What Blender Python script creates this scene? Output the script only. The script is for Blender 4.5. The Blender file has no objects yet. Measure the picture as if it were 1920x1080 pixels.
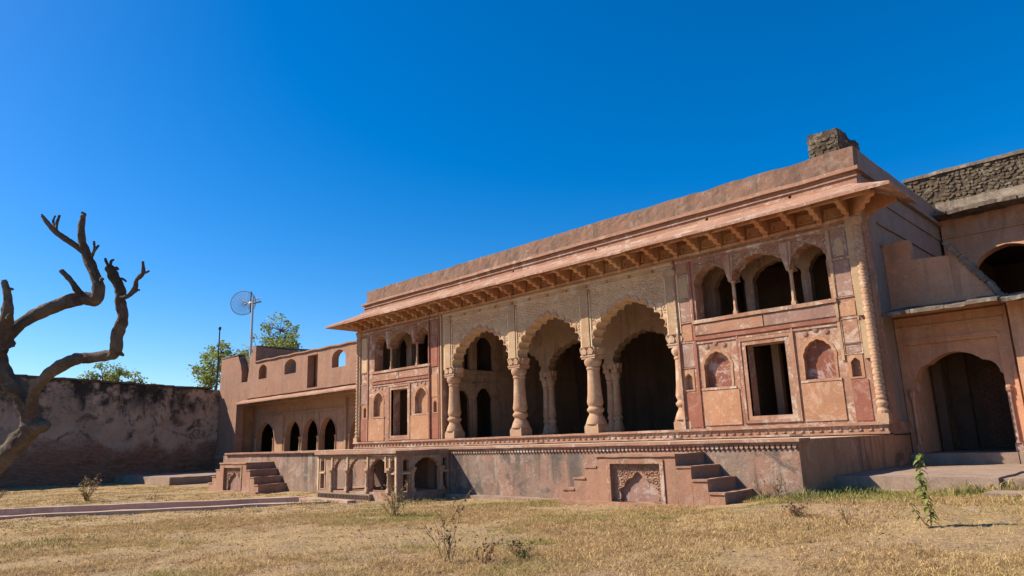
import bpy, math, random
import numpy as np
from mathutils import Vector, Matrix, noise, geometry

random.seed(7); rng = np.random.default_rng(7)
scene = bpy.context.scene
COL = scene.collection
PI = math.pi

# ------------------------------------------------------------------ camera
# world: x runs along the palace front, y goes into the building, z = 0 is eye height
PITCH, YAW, ROLL = math.radians(12.386), math.radians(-44.535), math.radians(1.889)
fw = Vector((math.sin(YAW)*math.cos(PITCH), math.cos(YAW)*math.cos(PITCH), math.sin(PITCH)))
rt = Vector((math.cos(YAW), -math.sin(YAW), 0)); dn = fw.cross(rt)
r2 = math.cos(ROLL)*rt + math.sin(ROLL)*dn; d2 = -math.sin(ROLL)*rt + math.cos(ROLL)*dn
cam = bpy.data.cameras.new('camera'); camo = bpy.data.objects.new('camera', cam); COL.objects.link(camo)
camo.matrix_world = Matrix(((r2.x, -d2.x, -fw.x, 0), (r2.y, -d2.y, -fw.y, 0), (r2.z, -d2.z, -fw.z, 0), (0, 0, 0, 1)))
cam.sensor_width = 36; cam.lens = 36*1303.8/1920; cam.clip_end = 3000; cam.clip_start = .05
scene.camera = camo

# ------------------------------------------------------------------ light
SUNDIR = Vector((1.25, 1.0, -1.4)).normalized()          # the way the light travels
el = math.asin(-SUNDIR.z); az = math.atan2(-SUNDIR.x, -SUNDIR.y)
w = bpy.data.worlds.new('World'); scene.world = w; w.use_nodes = True
nt = w.node_tree; nt.nodes.clear()
sky = nt.nodes.new('ShaderNodeTexSky'); sky.sky_type = 'NISHITA'; sky.sun_disc = False
sky.sun_elevation = el; sky.sun_rotation = az
sky.altitude = 800; sky.air_density = 1.0; sky.dust_density = 1.0; sky.ozone_density = 4.0
hs = nt.nodes.new('ShaderNodeHueSaturation'); hs.inputs['Saturation'].default_value = 1.44; hs.inputs['Hue'].default_value = .503; hs.inputs['Value'].default_value = 1.0
bg = nt.nodes.new('ShaderNodeBackground'); bg.inputs['Strength'].default_value = 0.094
wo = nt.nodes.new('ShaderNodeOutputWorld')
nt.links.new(sky.outputs[0], hs.inputs['Color']); nt.links.new(hs.outputs[0], bg.inputs[0]); nt.links.new(bg.outputs[0], wo.inputs[0])
sl = bpy.data.lights.new('sun', 'SUN'); sl.energy = 5.0; sl.angle = math.radians(.53); sl.color = (1.0, .89, .73)
so = bpy.data.objects.new('sun', sl); COL.objects.link(so); so.location = (-20, -20, 40)
so.rotation_mode = 'QUATERNION'; so.rotation_quaternion = SUNDIR.to_track_quat('-Z', 'Y')
scene.view_settings.view_transform = 'Standard'; scene.view_settings.look = 'None'
scene.view_settings.gamma = 1; scene.view_settings.exposure = 0.85; scene.view_settings.use_curve_mapping = False

# ------------------------------------------------------------------ materials
def _n(nt, t, **kw):
    n = nt.nodes.new(t)
    for k, v in kw.items():
        if k in n.inputs: n.inputs[k].default_value = v
        else: setattr(n, k, v)
    return n
def _noise(nt, vec, scale, detail=6, rough=.6, dist=0):
    n = _n(nt, 'ShaderNodeTexNoise'); n.inputs['Scale'].default_value = scale; n.inputs['Detail'].default_value = detail
    n.inputs['Roughness'].default_value = rough; n.inputs['Distortion'].default_value = dist
    nt.links.new(vec, n.inputs['Vector']); return n.outputs['Fac']
def _ramp(nt, fac, a, b, va=0., vb=1.):
    m = _n(nt, 'ShaderNodeMapRange'); m.interpolation_type = 'SMOOTHSTEP'
    m.inputs['From Min'].default_value = a; m.inputs['From Max'].default_value = b
    m.inputs['To Min'].default_value = va; m.inputs['To Max'].default_value = vb
    nt.links.new(fac, m.inputs['Value']); return m.outputs['Result']
def _mix(nt, fac, a, b, mode='MIX'):
    m = _n(nt, 'ShaderNodeMix'); m.data_type = 'RGBA'; m.blend_type = mode
    for s, v in ((0, fac), (6, a), (7, b)):
        if isinstance(v, (int, float)): m.inputs[s].default_value = v
        elif isinstance(v, tuple): m.inputs[s].default_value = (*v, 1)
        else: nt.links.new(v, m.inputs[s])
    return m.outputs[2]
def _math(nt, op, a, b):
    m = _n(nt, 'ShaderNodeMath'); m.operation = op
    for i, v in enumerate((a, b)):
        if isinstance(v, (int, float)): m.inputs[i].default_value = v
        else: nt.links.new(v, m.inputs[i])
    return m.outputs[0]
def _start(name):
    m = bpy.data.materials.new(name); m.use_nodes = True; nt = m.node_tree; nt.nodes.clear()
    out = _n(nt, 'ShaderNodeOutputMaterial'); b = _n(nt, 'ShaderNodeBsdfPrincipled')
    b.inputs['Roughness'].default_value = .9; b.inputs['Specular IOR Level'].default_value = .15
    nt.links.new(b.outputs[0], out.inputs[0])
    g = _n(nt, 'ShaderNodeNewGeometry')
    return m, nt, b, g.outputs['Position']
def _scaled(nt, vec, s):
    m = _n(nt, 'ShaderNodeMapping'); m.inputs['Scale'].default_value = s; nt.links.new(vec, m.inputs['Vector']); return m.outputs[0]

def plaster(name, c1, c2, pale=None, pale_amt=.35, dark=None, dark_amt=.4, bump=.35, big=.45, seed=0., bdist=.02, streak=1.0):
    """weathered lime plaster / sandstone: two tones, peeled pale patches, run-off streaks, grain"""
    m, nt, b, pos0 = _start(name)
    ofs = _n(nt, 'ShaderNodeVectorMath'); ofs.operation = 'ADD'; ofs.inputs[1].default_value = (seed*13.1, seed*7.7, seed*3.3)
    nt.links.new(pos0, ofs.inputs[0]); pos = ofs.outputs[0]
    col = _mix(nt, _ramp(nt, _noise(nt, pos, big, 7, .62, .3), .38, .64), c1, c2)
    mid = _noise(nt, pos, 2.6, 9, .68, .4)
    col = _mix(nt, _ramp(nt, mid, .35, .7, 0, .35), col, tuple(x*.68 for x in c1))
    if pale:
        pf = _math(nt, 'MULTIPLY', _ramp(nt, _noise(nt, pos, 1.5, 11, .74, .8), .515, .585), _ramp(nt, _noise(nt, pos, .45, 4, .55), .40, .54))
        col = _mix(nt, _math(nt, 'MULTIPLY', pf, pale_amt), col, pale)
    if dark:
        st = _noise(nt, _scaled(nt, pos, (2.3, 2.3, .22)), 1.0, 7, .65)
        sf = _math(nt, 'MULTIPLY', _ramp(nt, st, .46, .62), _ramp(nt, _noise(nt, pos, .5, 4, .55), .38, .56))
        bl = _ramp(nt, _noise(nt, pos, .8, 10, .72, .5), .545, .64)
        df = _math(nt, 'MAXIMUM', _math(nt, 'MULTIPLY', sf, streak), bl)
        col = _mix(nt, _math(nt, 'MULTIPLY', df, dark_amt), col, dark)
    wear = _noise(nt, pos, 6.5, 9, .76, .5)
    if pale:
        col = _mix(nt, _math(nt, 'MULTIPLY', _math(nt, 'MULTIPLY', _ramp(nt, wear, .55, .62), _ramp(nt, _noise(nt, pos, .9, 4, .6), .40, .55)), min(1, pale_amt*1.1)), col, pale)
    col = _mix(nt, _ramp(nt, _noise(nt, pos, 9, 8, .75, .6), .58, .68, 0, .5), col, tuple(x*.5 for x in c1))
    fine = _noise(nt, pos, 28, 5, .7)
    col = _mix(nt, .55, col, _mix(nt, _ramp(nt, fine, .3, .72), tuple(x*.0+.62 for x in c1), (1.0, 1.0, 1.0)), 'MULTIPLY')
    nt.links.new(col, b.inputs['Base Color'])
    h = _math(nt, 'ADD', _math(nt, 'MULTIPLY', mid, 1.6), _math(nt, 'MULTIPLY', fine, .45))
    bp = _n(nt, 'ShaderNodeBump'); bp.inputs['Strength'].default_value = bump; bp.inputs['Distance'].default_value = bdist*2.2
    nt.links.new(h, bp.inputs['Height']); nt.links.new(bp.outputs[0], b.inputs['Normal'])
    return m
def simple(name, c, rough=.8, var=.35, scale=6., metallic=0., bump=.2):
    m, nt, b, pos = _start(name)
    f = _noise(nt, pos, scale, 6, .65)
    nt.links.new(_mix(nt, _ramp(nt, f, .3, .7), tuple(x*(1-var) for x in c), tuple(min(1, x*(1+var)) for x in c)), b.inputs['Base Color'])
    b.inputs['Roughness'].default_value = rough; b.inputs['Metallic'].default_value = metallic
    bp = _n(nt, 'ShaderNodeBump'); bp.inputs['Strength'].default_value = bump; bp.inputs['Distance'].default_value = .02
    nt.links.new(f, bp.inputs['Height']); nt.links.new(bp.outputs[0], b.inputs['Normal'])
    return m
def leafmat(name, attr='tint', trans=.3):
    m, nt, b, pos = _start(name)
    a = _n(nt, 'ShaderNodeAttribute'); a.attribute_name = attr
    nt.links.new(a.outputs['Color'], b.inputs['Base Color']); b.inputs['Roughness'].default_value = .7
    tr = _n(nt, 'ShaderNodeBsdfTranslucent'); nt.links.new(a.outputs['Color'], tr.inputs['Color'])
    mx = _n(nt, 'ShaderNodeMixShader'); mx.inputs[0].default_value = trans
    out = [n for n in nt.nodes if n.type == 'OUTPUT_MATERIAL'][0]
    nt.links.new(b.outputs[0], mx.inputs[1]); nt.links.new(tr.outputs[0], mx.inputs[2]); nt.links.new(mx.outputs[0], out.inputs[0])
    return m

PALE = (.56, .44, .33)
M = {}  # tan, carve, right, bracket, wingin, boundary: bases raised to stand in for fill light
M['pink'] = plaster('pink_plaster', (.375, .205, .135), (.325, .16, .10), (.56, .45, .36), .7, (.19, .12, .085), .5, seed=1)
M['panel'] = plaster('orange_tan_panel', (.445, .24, .138), (.395, .20, .115), (.55, .41, .30), .4, (.25, .14, .085), .3, bump=.25, seed=2)
M['red'] = plaster('faded_red_panel', (.31, .125, .085), (.27, .105, .07), (.44, .29, .23), .32, (.18, .07, .05), .3, bump=.25, seed=3)
M['niche'] = plaster('niche_red', (0.227, 0.0799, 0.0521), (0.277, 0.109, 0.0715), (0.47, 0.353, 0.319), .75, (0.118, 0.0504, 0.0379), .4, bump=.25, seed=4)
M['mauve'] = plaster('mauve_panel', (.29, .17, .135), (.34, .21, .16), (.48, .40, .36), .6, (.17, .095, .08), .4, bump=.25, seed=5)
M['frame'] = plaster('peeled_frame', (.37, .185, .12), (.45, .31, .215), (.62, .53, .44), .9, (.20, .10, .066), .5, bump=.5, seed=6)
M['tan'] = plaster('tan_sandstone', (.60, .42, .25), (.55, .36, .205), (.66, .55, .42), .5, (.30, .18, .11), .3, seed=7)
M['paving'] = plaster('bounce_paving', (.60, .47, .34), (.55, .42, .30), (.66, .56, .45), .4, (.4, .3, .22), .3, seed=40)  # terrace floor made pale to bounce light up onto the arcade
M['coltan'] = plaster('column_sandstone', (.46, .295, .185), (.40, .23, .145), (.55, .46, .36), .5, (.26, .148, .09), .35, bump=.3, seed=8)
M['strip'] = plaster('pale_yellow_strip', (0.451, 0.315, 0.186), (0.419, 0.267, 0.153), (0.5, 0.428, 0.338), .4, (0.258, 0.153, 0.0887), .35, bump=.25, seed=9)
M['eave'] = plaster('eave_pink', (.365, .205, .14), (.33, .175, .118), (.54, .43, .35), .6, (.19, .11, .075), .3, bump=.2, seed=10)
M['bracket'] = plaster('bracket_sandstone', (0.462, 0.215, 0.116), (0.517, 0.308, 0.171), (0.594, 0.44, 0.297), .4, (0.22, 0.11, 0.066), .35, seed=11)
M['parapet'] = plaster('parapet_plaster', (.235, .142, .102), (.25, .137, .095), (.36, .27, .205), .4, (.10, .073, .055), .6, seed=12)
M['plinth'] = plaster('stained_plinth_plaster', (.265, .185, .14), (.34, .185, .13), (.43, .345, .28), .5, (.11, .093, .08), .9, bump=.45, big=.6, seed=13)
M['plinthside'] = plaster('warm_fill_streaked_plaster', (.48, .25, .135), (.40, .20, .115), (.50, .36, .26), .4, (.15, .09, .06), .8, bump=.45, big=.9, seed=31)  # streaked plaster for the end wall; warm fill light is put into its colour
M['stair'] = plaster('stair_plaster', (0.379, 0.206, 0.133), (0.347, 0.181, 0.116), (0.451, 0.347, 0.267), .35, (0.209, 0.137, 0.0968), .35, seed=14)
M['carve'] = plaster('carved_stone', (.62, .46, .29), (.56, .38, .235), (.68, .58, .46), .4, (.32, .20, .12), .3, seed=15)
M['wing'] = plaster('wing_plaster', (0.326, 0.175, 0.117), (0.35, 0.194, 0.129), (0.389, 0.28, 0.21), .3, (0.21, 0.129, 0.0894), .5, seed=16)
M['wingin'] = plaster('arcade_plaster', (0.462, 0.27, 0.165), (0.396, 0.22, 0.138), (0.506, 0.407, 0.308), .35, (0.22, 0.138, 0.0935), .5, seed=17)
M['right'] = plaster('ochre_red_plaster', (.62, .335, .20), (.56, .27, .155), (.62, .47, .36), .35, (.31, .165, .10), .55, seed=18)
M['side'] = plaster('grey_side_plaster', (0.308, 0.239, 0.204), (0.277, 0.208, 0.174), (0.385, 0.323, 0.277), .3, (0.185, 0.139, 0.116), .45, seed=19)
M['pav'] = plaster('pavilion_stone', (0.381, 0.236, 0.158), (0.356, 0.19, 0.124), (0.48, 0.398, 0.315), .5, (0.199, 0.124, 0.0829), .5, seed=20)
M['inner'] = plaster('inner_plaster', (.36, .245, .165), (.30, .19, .125), (.45, .36, .28), .3, (.14, .095, .07), .6, seed=21)
M['hall'] = plaster('hall_wall_plaster', (.36, .25, .17), (.30, .20, .135), (.42, .34, .26), .3, (.13, .09, .065), .55, seed=32)
M['dark'] = plaster('shade_and_stain_plaster', (.15, .095, .068), (.11, .075, .055), None, 0, (.06, .045, .035), .5, seed=22)  # interior shade put into the colour of rooms; the wall coping shares it
M['platform'] = plaster('platform_stone', (0.331, 0.238, 0.18), (0.295, 0.202, 0.144), (0.418, 0.353, 0.295), .4, (0.18, 0.122, 0.0864), .35, seed=23)
M['channel'] = plaster('channel_stone', (.50, .335, .25), (.44, .275, .20), (.58, .47, .39), .4, (.25, .17, .13), .35, seed=24)
M['ledge'] = plaster('grey_ledge', (.30, .235, .175), (.25, .19, .14), (.44, .37, .29), .5, (.08, .06, .048), .7, bump=.6, seed=44)
M['stone1'] = plaster('grey_rubble', (.135, .10, .068), (.17, .13, .09), (.36, .30, .22), .5, (.05, .04, .03), .6, bump=1.0, seed=25)
M['stone2'] = plaster('brown_rubble', (.15, .105, .068), (.11, .08, .055), (.34, .28, .20), .4, (.045, .035, .028), .6, bump=1.0, seed=26)
M['mortar'] = plaster('old_mortar', (.12, .088, .06), (.085, .064, .045), (.34, .28, .2), .5, (.04, .032, .025), .6, bump=1.0, big=1.2, seed=27, bdist=.04)
M['cornice'] = plaster('grey_cornice', (.17, .13, .095), (.22, .175, .135), (.40, .34, .27), .5, (.07, .052, .042), .7, bump=.6, seed=28)
M['brick'] = plaster('old_brick', (.20, .10, .065), (.14, .08, .055), (.26, .2, .16), .3, (.07, .045, .035), .5, bump=.6, seed=29)
M['bark'] = plaster('bark', (.12, .085, .062), (.20, .15, .11), (.30, .25, .20), .3, (.035, .026, .02), .7, bump=1.0, big=2.5, seed=30, bdist=.03)
M['cutwood'] = simple('cut_wood', (.34, .26, .18))
M['metal'] = simple('galvanised_metal', (.42, .43, .44), .45, .15, 8, .6)
M['wire'] = simple('dish_wire', (.50, .52, .54), .5, .1, 8, .3)
M['blackmetal'] = simple('dark_iron', (.04, .04, .042), .55, .3, 8, .4)
M['twig'] = simple('dry_twig', (.20, .125, .07), .9, .4, 12)
M['leaf'] = leafmat('green_leaf'); M['grass'] = leafmat('grass_blades', trans=.25)

# boundary wall: black-streaked plaster at the top, bare brick below
def boundary_mat():
    m, nt, b, pos = _start('boundary_wall_plaster')
    sx = _n(nt, 'ShaderNodeSeparateXYZ'); nt.links.new(pos, sx.inputs[0]); z = sx.outputs['Z']
    base = _mix(nt, _ramp(nt, _noise(nt, pos, .35, 8, .65, .5), .36, .62), (.44, .295, .20), (.30, .205, .14))
    base = _mix(nt, _ramp(nt, _noise(nt, pos, 1.1, 10, .72, .6), .5, .64, 0, .95), base, (.085, .06, .045))
    # bare brick courses low down
    cv = _n(nt, 'ShaderNodeCombineXYZ'); nt.links.new(sx.outputs['Y'], cv.inputs[0]); nt.links.new(z, cv.inputs[1])
    br = _n(nt, 'ShaderNodeTexBrick'); nt.links.new(cv.outputs[0], br.inputs['Vector'])
    br.inputs['Scale'].default_value = 2.6; br.inputs['Mortar Size'].default_value = .03; br.inputs['Brick Width'].default_value = .62; br.inputs['Row Height'].default_value = .22
    br.inputs['Color1'].default_value = (.44, .20, .115, 1); br.inputs['Color2'].default_value = (.27, .14, .09, 1); br.inputs['Mortar'].default_value = (.09, .06, .045, 1)
    lim = _math(nt, 'ADD', z, _math(nt, 'MULTIPLY', _noise(nt, pos, .45, 8, .65), -4.6))
    bf = _ramp(nt, lim, -1.5, -2.3)
    col = _mix(nt, bf, base, br.outputs['Color'])
    # soot-black growth running down from the coping
    st = _noise(nt, _scaled(nt, pos, (1, 1.5, .22)), 1.0, 8, .65)
    lim2 = _math(nt, 'ADD', z, _math(nt, 'MULTIPLY', st, 5.5))
    tf = _math(nt, 'MULTIPLY', _ramp(nt, lim2, 5.0, 6.8), _ramp(nt, _noise(nt, pos, .9, 9, .7), .38, .56))
    col = _mix(nt, _math(nt, 'MULTIPLY', tf, .93), col, (.022, .019, .017))
    nt.links.new(col, b.inputs['Base Color'])
    h = _math(nt, 'ADD', _noise(nt, pos, 3., 9, .7), _math(nt, 'MULTIPLY', _math(nt, 'MULTIPLY', br.outputs['Fac'], bf), -.6))
    bp = _n(nt, 'ShaderNodeBump'); bp.inputs['Strength'].default_value = .7; bp.inputs['Distance'].default_value = .06
    nt.links.new(h, bp.inputs['Height']); nt.links.new(bp.outputs[0], b.inputs['Normal'])
    return m
M['boundary'] = boundary_mat()

def ground_mat():
    m, nt, b, pos = _start('dry_ground')
    big = _noise(nt, pos, .22, 6, .6, .4); mid = _noise(nt, pos, 1.4, 8, .65); fine = _noise(nt, pos, 18, 6, .75)
    vf = _noise(nt, _scaled(nt, pos, (1, 2.2, 1)), 60, 4, .7)
    col = _mix(nt, _ramp(nt, big, .36, .62), (.47, .33, .19), (.52, .37, .185))
    col = _mix(nt, _ramp(nt, mid, .5, .68, 0, .75), col, (.36, .25, .165))
    col = _mix(nt, _ramp(nt, _noise(nt, pos, .7, 7, .6, .3), .56, .7, 0, .6), col, (.40, .31, .135))
    col = _mix(nt, _ramp(nt, _noise(nt, pos, .55, 9, .7, .6), .62, .70, 0, .8), col, (.54, .41, .31))
    col = _mix(nt, .85, col, _mix(nt, _ramp(nt, fine, .36, .62), (.50, .47, .42), (1., 1., 1.)), 'MULTIPLY')
    col = _mix(nt, .7, col, _mix(nt, _ramp(nt, vf, .32, .7), (.55, .5, .45), (1., 1., 1.)), 'MULTIPLY')
    nt.links.new(col, b.inputs['Base Color'])
    h = _math(nt, 'ADD', fine, _math(nt, 'MULTIPLY', mid, 1.5))
    bp = _n(nt, 'ShaderNodeBump'); bp.inputs['Strength'].default_value = .8; bp.inputs['Distance'].default_value = .05
    nt.links.new(h, bp.inputs['Height']); nt.links.new(bp.outputs[0], b.inputs['Normal'])
    return m
M['ground'] = ground_mat()

# ------------------------------------------------------------------ objects
def tag(o, label=None, cat=None, group=None, kind=None):
    if label: o['label'] = label
    if cat: o['category'] = cat
    if group: o['group'] = group
    if kind: o['kind'] = kind
    return o
def thing(name, label, cat, loc, group=None):
    o = bpy.data.objects.new(name, None); o.empty_display_size = .3; COL.objects.link(o); o.location = loc
    return tag(o, label, cat, group)
def hang(o, parent):
    """parent o; mesh coordinates stay world coordinates when the parent is a thing's Empty"""
    o.parent = parent
    if parent is not None and parent.type == 'EMPTY': o.matrix_parent_inverse = Matrix.Translation(-parent.location)
def obj(name, me, mat=None, parent=None, loc=None, kind=None):
    o = bpy.data.objects.new(name, me); COL.objects.link(o)
    if mat is not None and not me.materials: me.materials.append(mat)
    if loc is not None: o.location = loc
    if parent is not None: hang(o, parent)
    if kind: o['kind'] = kind
    return o

class MB:
    def __init__(s): s.v = []; s.f = []
    def add(s, vs, fs):
        n = len(s.v); s.v += [tuple(v) for v in vs]; s.f += [tuple(i+n for i in f) for f in fs]; return s
    def box(s, x0, x1, y0, y1, z0, z1, seg=None):
        if x0 > x1: x0, x1 = x1, x0
        if y0 > y1: y0, y1 = y1, y0
        if z0 > z1: z0, z1 = z1, z0
        if not seg:
            return s.add([(x, y, z) for z in (z0, z1) for y in (y0, y1) for x in (x0, x1)],
                         [(0, 2, 3, 1), (4, 5, 7, 6), (0, 1, 5, 4), (2, 6, 7, 3), (0, 4, 6, 2), (1, 3, 7, 5)])
        A = [np.linspace(a, b, max(2, int(math.ceil((b-a)/seg))+1)) for a, b in ((x0, x1), (y0, y1), (z0, z1))]
        for ax in range(3):
            u, v = [a for a in range(3) if a != ax]
            for end in (0, -1):
                vs = []; fs = []
                nu, nv = len(A[u]), len(A[v])
                for i in range(nu):
                    for j in range(nv):
                        p = [0, 0, 0]; p[ax] = A[ax][end]; p[u] = A[u][i]; p[v] = A[v][j]; vs.append(tuple(p))
                for i in range(nu-1):
                    for j in range(nv-1): fs.append((i*nv+j, (i+1)*nv+j, (i+1)*nv+j+1, i*nv+j+1))
                s.add(vs, fs)
        return s
    def lathe(s, cx, cy, prof, n=14, rot=0., sq=False):
        """prof: (z, r) bottom to top"""
        vs = []; fs = []
        for z, r in prof:
            for k in range(n):
                a = rot+2*PI*k/n; vs.append((cx+r*math.cos(a), cy+r*math.sin(a), z))
        for i in range(len(prof)-1):
            for k in range(n): fs.append((i*n+k, i*n+(k+1) % n, (i+1)*n+(k+1) % n, (i+1)*n+k))
        fs.append(tuple(range(n-1, -1, -1))); fs.append(tuple((len(prof)-1)*n+k for k in range(n)))
        return s.add(vs, fs)
    def sweep(s, pts, rad, n=8, cap=True):
        """tube along pts with radii"""
        P = [Vector(p) for p in pts]; vs = []; fs = []; up = None
        for i, p in enumerate(P):
            t = (P[min(i+1, len(P)-1)]-P[max(i-1, 0)]).normalized()
            if up is None:
                up = Vector((0, 0, 1)) if abs(t.z) < .9 else Vector((1, 0, 0))
            a = t.cross(up).normalized(); b = a.cross(t).normalized(); up = b
            for k in range(n):
                an = 2*PI*k/n; vs.append(p+(a*math.cos(an)+b*math.sin(an))*rad[i])
        for i in range(len(P)-1):
            for k in range(n): fs.append((i*n+k, i*n+(k+1) % n, (i+1)*n+(k+1) % n, (i+1)*n+k))
        if cap: fs.append(tuple(range(n-1, -1, -1))); fs.append(tuple((len(P)-1)*n+k for k in range(n)))
        return s.add(vs, fs)
    def prism(s, poly, fr, w0, w1):
        """closed polygon (u,v) extruded along w of frame fr"""
        n = len(poly); vs = [fr(u, v, w0) for u, v in poly]+[fr(u, v, w1) for u, v in poly]
        fs = [tuple(range(n)), tuple(range(2*n-1, n-1, -1))]+[(i, (i+1) % n, n+(i+1) % n, n+i) for i in range(n)]
        return s.add(vs, fs)
    def panel(s, fr, outer, holes, w0, w1, back=True, rim=True):
        loops = [outer]+list(holes); V = []; E = []
        for L in loops:
            n0 = len(V); V += [Vector(p) for p in L]; E += [(n0+i, n0+(i+1) % len(L)) for i in range(len(L))]
        r = geometry.delaunay_2d_cdt(V, E, [], 0, 1e-5)
        vv, ff = r[0], r[2]
        def inside(p, L):
            c = False; j = len(L)-1
            for i in range(len(L)):
                if (L[i][1] > p[1]) != (L[j][1] > p[1]) and p[0] < (L[j][0]-L[i][0])*(p[1]-L[i][1])/(L[j][1]-L[i][1])+L[i][0]: c = not c
                j = i
            return c
        keep = []
        for f in ff:
            c = sum((vv[i] for i in f), Vector((0, 0)))/len(f)
            if inside(c, outer) and not any(inside(c, h) for h in holes): keep.append(tuple(f))
        for wv in ((w0, w1) if back else (w0,)):
            s.add([fr(p[0], p[1], wv) for p in vv], keep)
        for k, L in enumerate(loops):
            if k == 0 and not rim: continue
            n = len(L)
            s.add([fr(u, v, w0) for u, v in L]+[fr(u, v, w1) for u, v in L], [(i, (i+1) % n, n+(i+1) % n, n+i) for i in range(n)])
        return s
    def build(s, name, mat, parent=None, rough=0., freq=1.2, smooth=False, kind=None, ang=.7):
        if rough:
            s.v = [tuple(Vector(v)+noise.noise_vector(Vector(v)*freq)*rough+noise.noise_vector(Vector(v)*freq*4.3)*rough*.45) for v in s.v]
        me = bpy.data.meshes.new(name); me.from_pydata(s.v, [], s.f); me.update()
        if smooth:
            me.polygons.foreach_set('use_smooth', [True]*len(me.polygons)); me.set_sharp_from_angle(angle=ang)
        return obj(name, me, M[mat] if isinstance(mat, str) else mat, parent, kind=kind)

def FX(y):  return lambda u, v, w: (u, y+w, v)       # wall facing the camera side (-y)
def SX(x):  return lambda u, v, w: (x-w, u, v)       # wall facing +x
def FZ(z):  return lambda u, v, w: (u, v, z-w)
def YZ(x):  return lambda u, v, w: (x+w, u, v)

def rect(a, b, c, d): return [(a, c), (b, c), (b, d), (a, d)]
def arch_curve(cx, zs, hw, rise, lobes=9, depth=.1, point=.12, n=None):
    """cusped Mughal arch from the left spring to the right spring; scallops bite outward"""
    n = n or (lobes*7 if lobes else 28)
    out = []
    for i in range(n+1):
        s = i/n; t = PI*(1-s)
        x = hw*math.cos(t); q = abs(math.cos(t))
        z = rise*(math.sin(t)**.84)*(1-point) + rise*point*max(0, 1-q*1.15)**1.2
        nx, nz = math.cos(t), math.sin(t)
        d = depth*abs(math.sin(lobes*PI*s))**.75 if lobes else 0
        if i in (0, n): d = 0
        out.append((cx+x+nx*d-(nx*depth*.6 if lobes else 0), zs+z+nz*d-(nz*depth*.6 if lobes else 0)))
    return out
def arch_hole(x0, x1, z0, zs, apex, lobes=5, depth=.05, point=.15):
    c = (x0+x1)/2; cv = arch_curve(c, zs, (x1-x0)/2, apex-zs, lobes, depth, point)
    return [(x0, z0)]+([] if lobes else [])+cv+[(x1, z0)]
def pinpoly(p, L):
    c = False; j = len(L)-1
    for i in range(len(L)):
        if (L[i][1] > p[1]) != (L[j][1] > p[1]) and p[0] < (L[j][0]-L[i][0])*(p[1]-L[i][1])/(L[j][1]-L[i][1]+1e-12)+L[i][0]: c = not c
        j = i
    return c
def inst(me, name, parent, loc, rz=0., sc=(1, 1, 1)):
    o = bpy.data.objects.new(name, me); COL.objects.link(o); o.location = loc; o.rotation_euler = (0, 0, rz); o.scale = sc
    hang(o, parent); return o

def carving(fr, region, bbox, spacing, leaf, w0, name, mat, parent, seed=0):
    """scrolling vine relief: small raised leaves laid along interlocking spirals"""
    R = random.Random(seed); mb = MB()
    u0, u1, v0, v1 = bbox
    nu = max(1, int((u1-u0)/spacing)); nv = max(1, int((v1-v0)/spacing))
    for i in range(nu+1):
        for j in range(nv+1):
            cu = u0+(i+.5*(j % 2))*spacing; cv = v0+j*spacing; ph = R.random()*6.28; sg = 1 if (i+j) % 2 else -1
            for k in range(17):
                t = k/16; rr = spacing*.56*(1-t*.85); a = ph+sg*t*9.5
                u = cu+rr*math.cos(a); v = cv+rr*math.sin(a)
                if not region(u, v): continue
                ta = a+sg*1.3+R.uniform(-.4, .4); L = leaf*R.uniform(.7, 1.25); W = L*.5
                cu2, su2 = math.cos(ta), math.sin(ta); hgt = leaf*R.uniform(.35, .6)
                q = [(L, 0), (0, W), (-L*.6, 0), (0, -W)]
                mb.add([fr(u+a_*cu2-b_*su2, v+a_*su2+b_*cu2, w0) for a_, b_ in q]+[fr(u, v, w0-hgt)], [(0, 1, 4), (1, 2, 4), (2, 3, 4), (3, 0, 4)])
    return mb.build(name, mat, parent, kind='stuff')

# ------------------------------------------------------------------ ground
def fbm(x, y, sc, seed=0, oct=4):
    r = np.zeros_like(x); amp = 1.; tot = 0
    for o in range(oct):
        g = np.random.default_rng(seed+o*17).random((64, 64)); xs = x*sc*(2**o); ys = y*sc*(2**o)
        xi = np.floor(xs).astype(int); yi = np.floor(ys).astype(int); fx = xs-xi; fy = ys-yi
        fx = fx*fx*(3-2*fx); fy = fy*fy*(3-2*fy)
        a = g[xi % 64, yi % 64]; b = g[(xi+1) % 64, yi % 64]; c = g[xi % 64, (yi+1) % 64]; d = g[(xi+1) % 64, (yi+1) % 64]
        r += amp*((a*(1-fx)+b*fx)*(1-fy)+(c*(1-fx)+d*fx)*fy); tot += amp; amp *= .5
    return r/tot
def ground_z(x, y):
    x = np.asarray(x, float); y = np.asarray(y, float)
    far = np.interp(x, [-60, -30, -20, -14, -8.4, -6.7, -3, 6], [-1.86, -1.86, -1.77, -1.69, -1.57, -1.41, -1.30, -1.28])
    near = np.interp(x, [-60, -30, -22, -8, 0], [-1.78, -1.72, -1.70, -1.60, -1.6])
    t = np.clip((y-6)/8.5, 0, 1); t = t*t*(3-2*t)
    return near*(1-t)+far*t
xs = np.concatenate([[-900, -400, -200, -120, -90, -75], np.arange(-62, -26, .3), np.arange(-26, 1.5, .11), np.arange(1.6, 8, .3), [9, 12, 20, 40, 90, 250, 900]])
ys = np.concatenate([[-900, -300, -120, -60, -35, -22], np.arange(-14, 3, .3), np.arange(3, 16, .11), np.arange(16, 24, .3), [25, 30, 45, 80, 150, 400, 1400]])
gx, gy = np.meshgrid(xs, ys, indexing='ij')
gz = ground_z(gx, gy)+(fbm(gx, gy, .35, 3)-.5)*.12*((gy < 15)*1.)+(fbm(gx, gy, 1.4, 9)-.5)*.05*(gy < 15.2)+(fbm(gx, gy, 4.5, 13, 3)-.5)*.06*(gy < 15.0)*(gy > 2)
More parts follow.
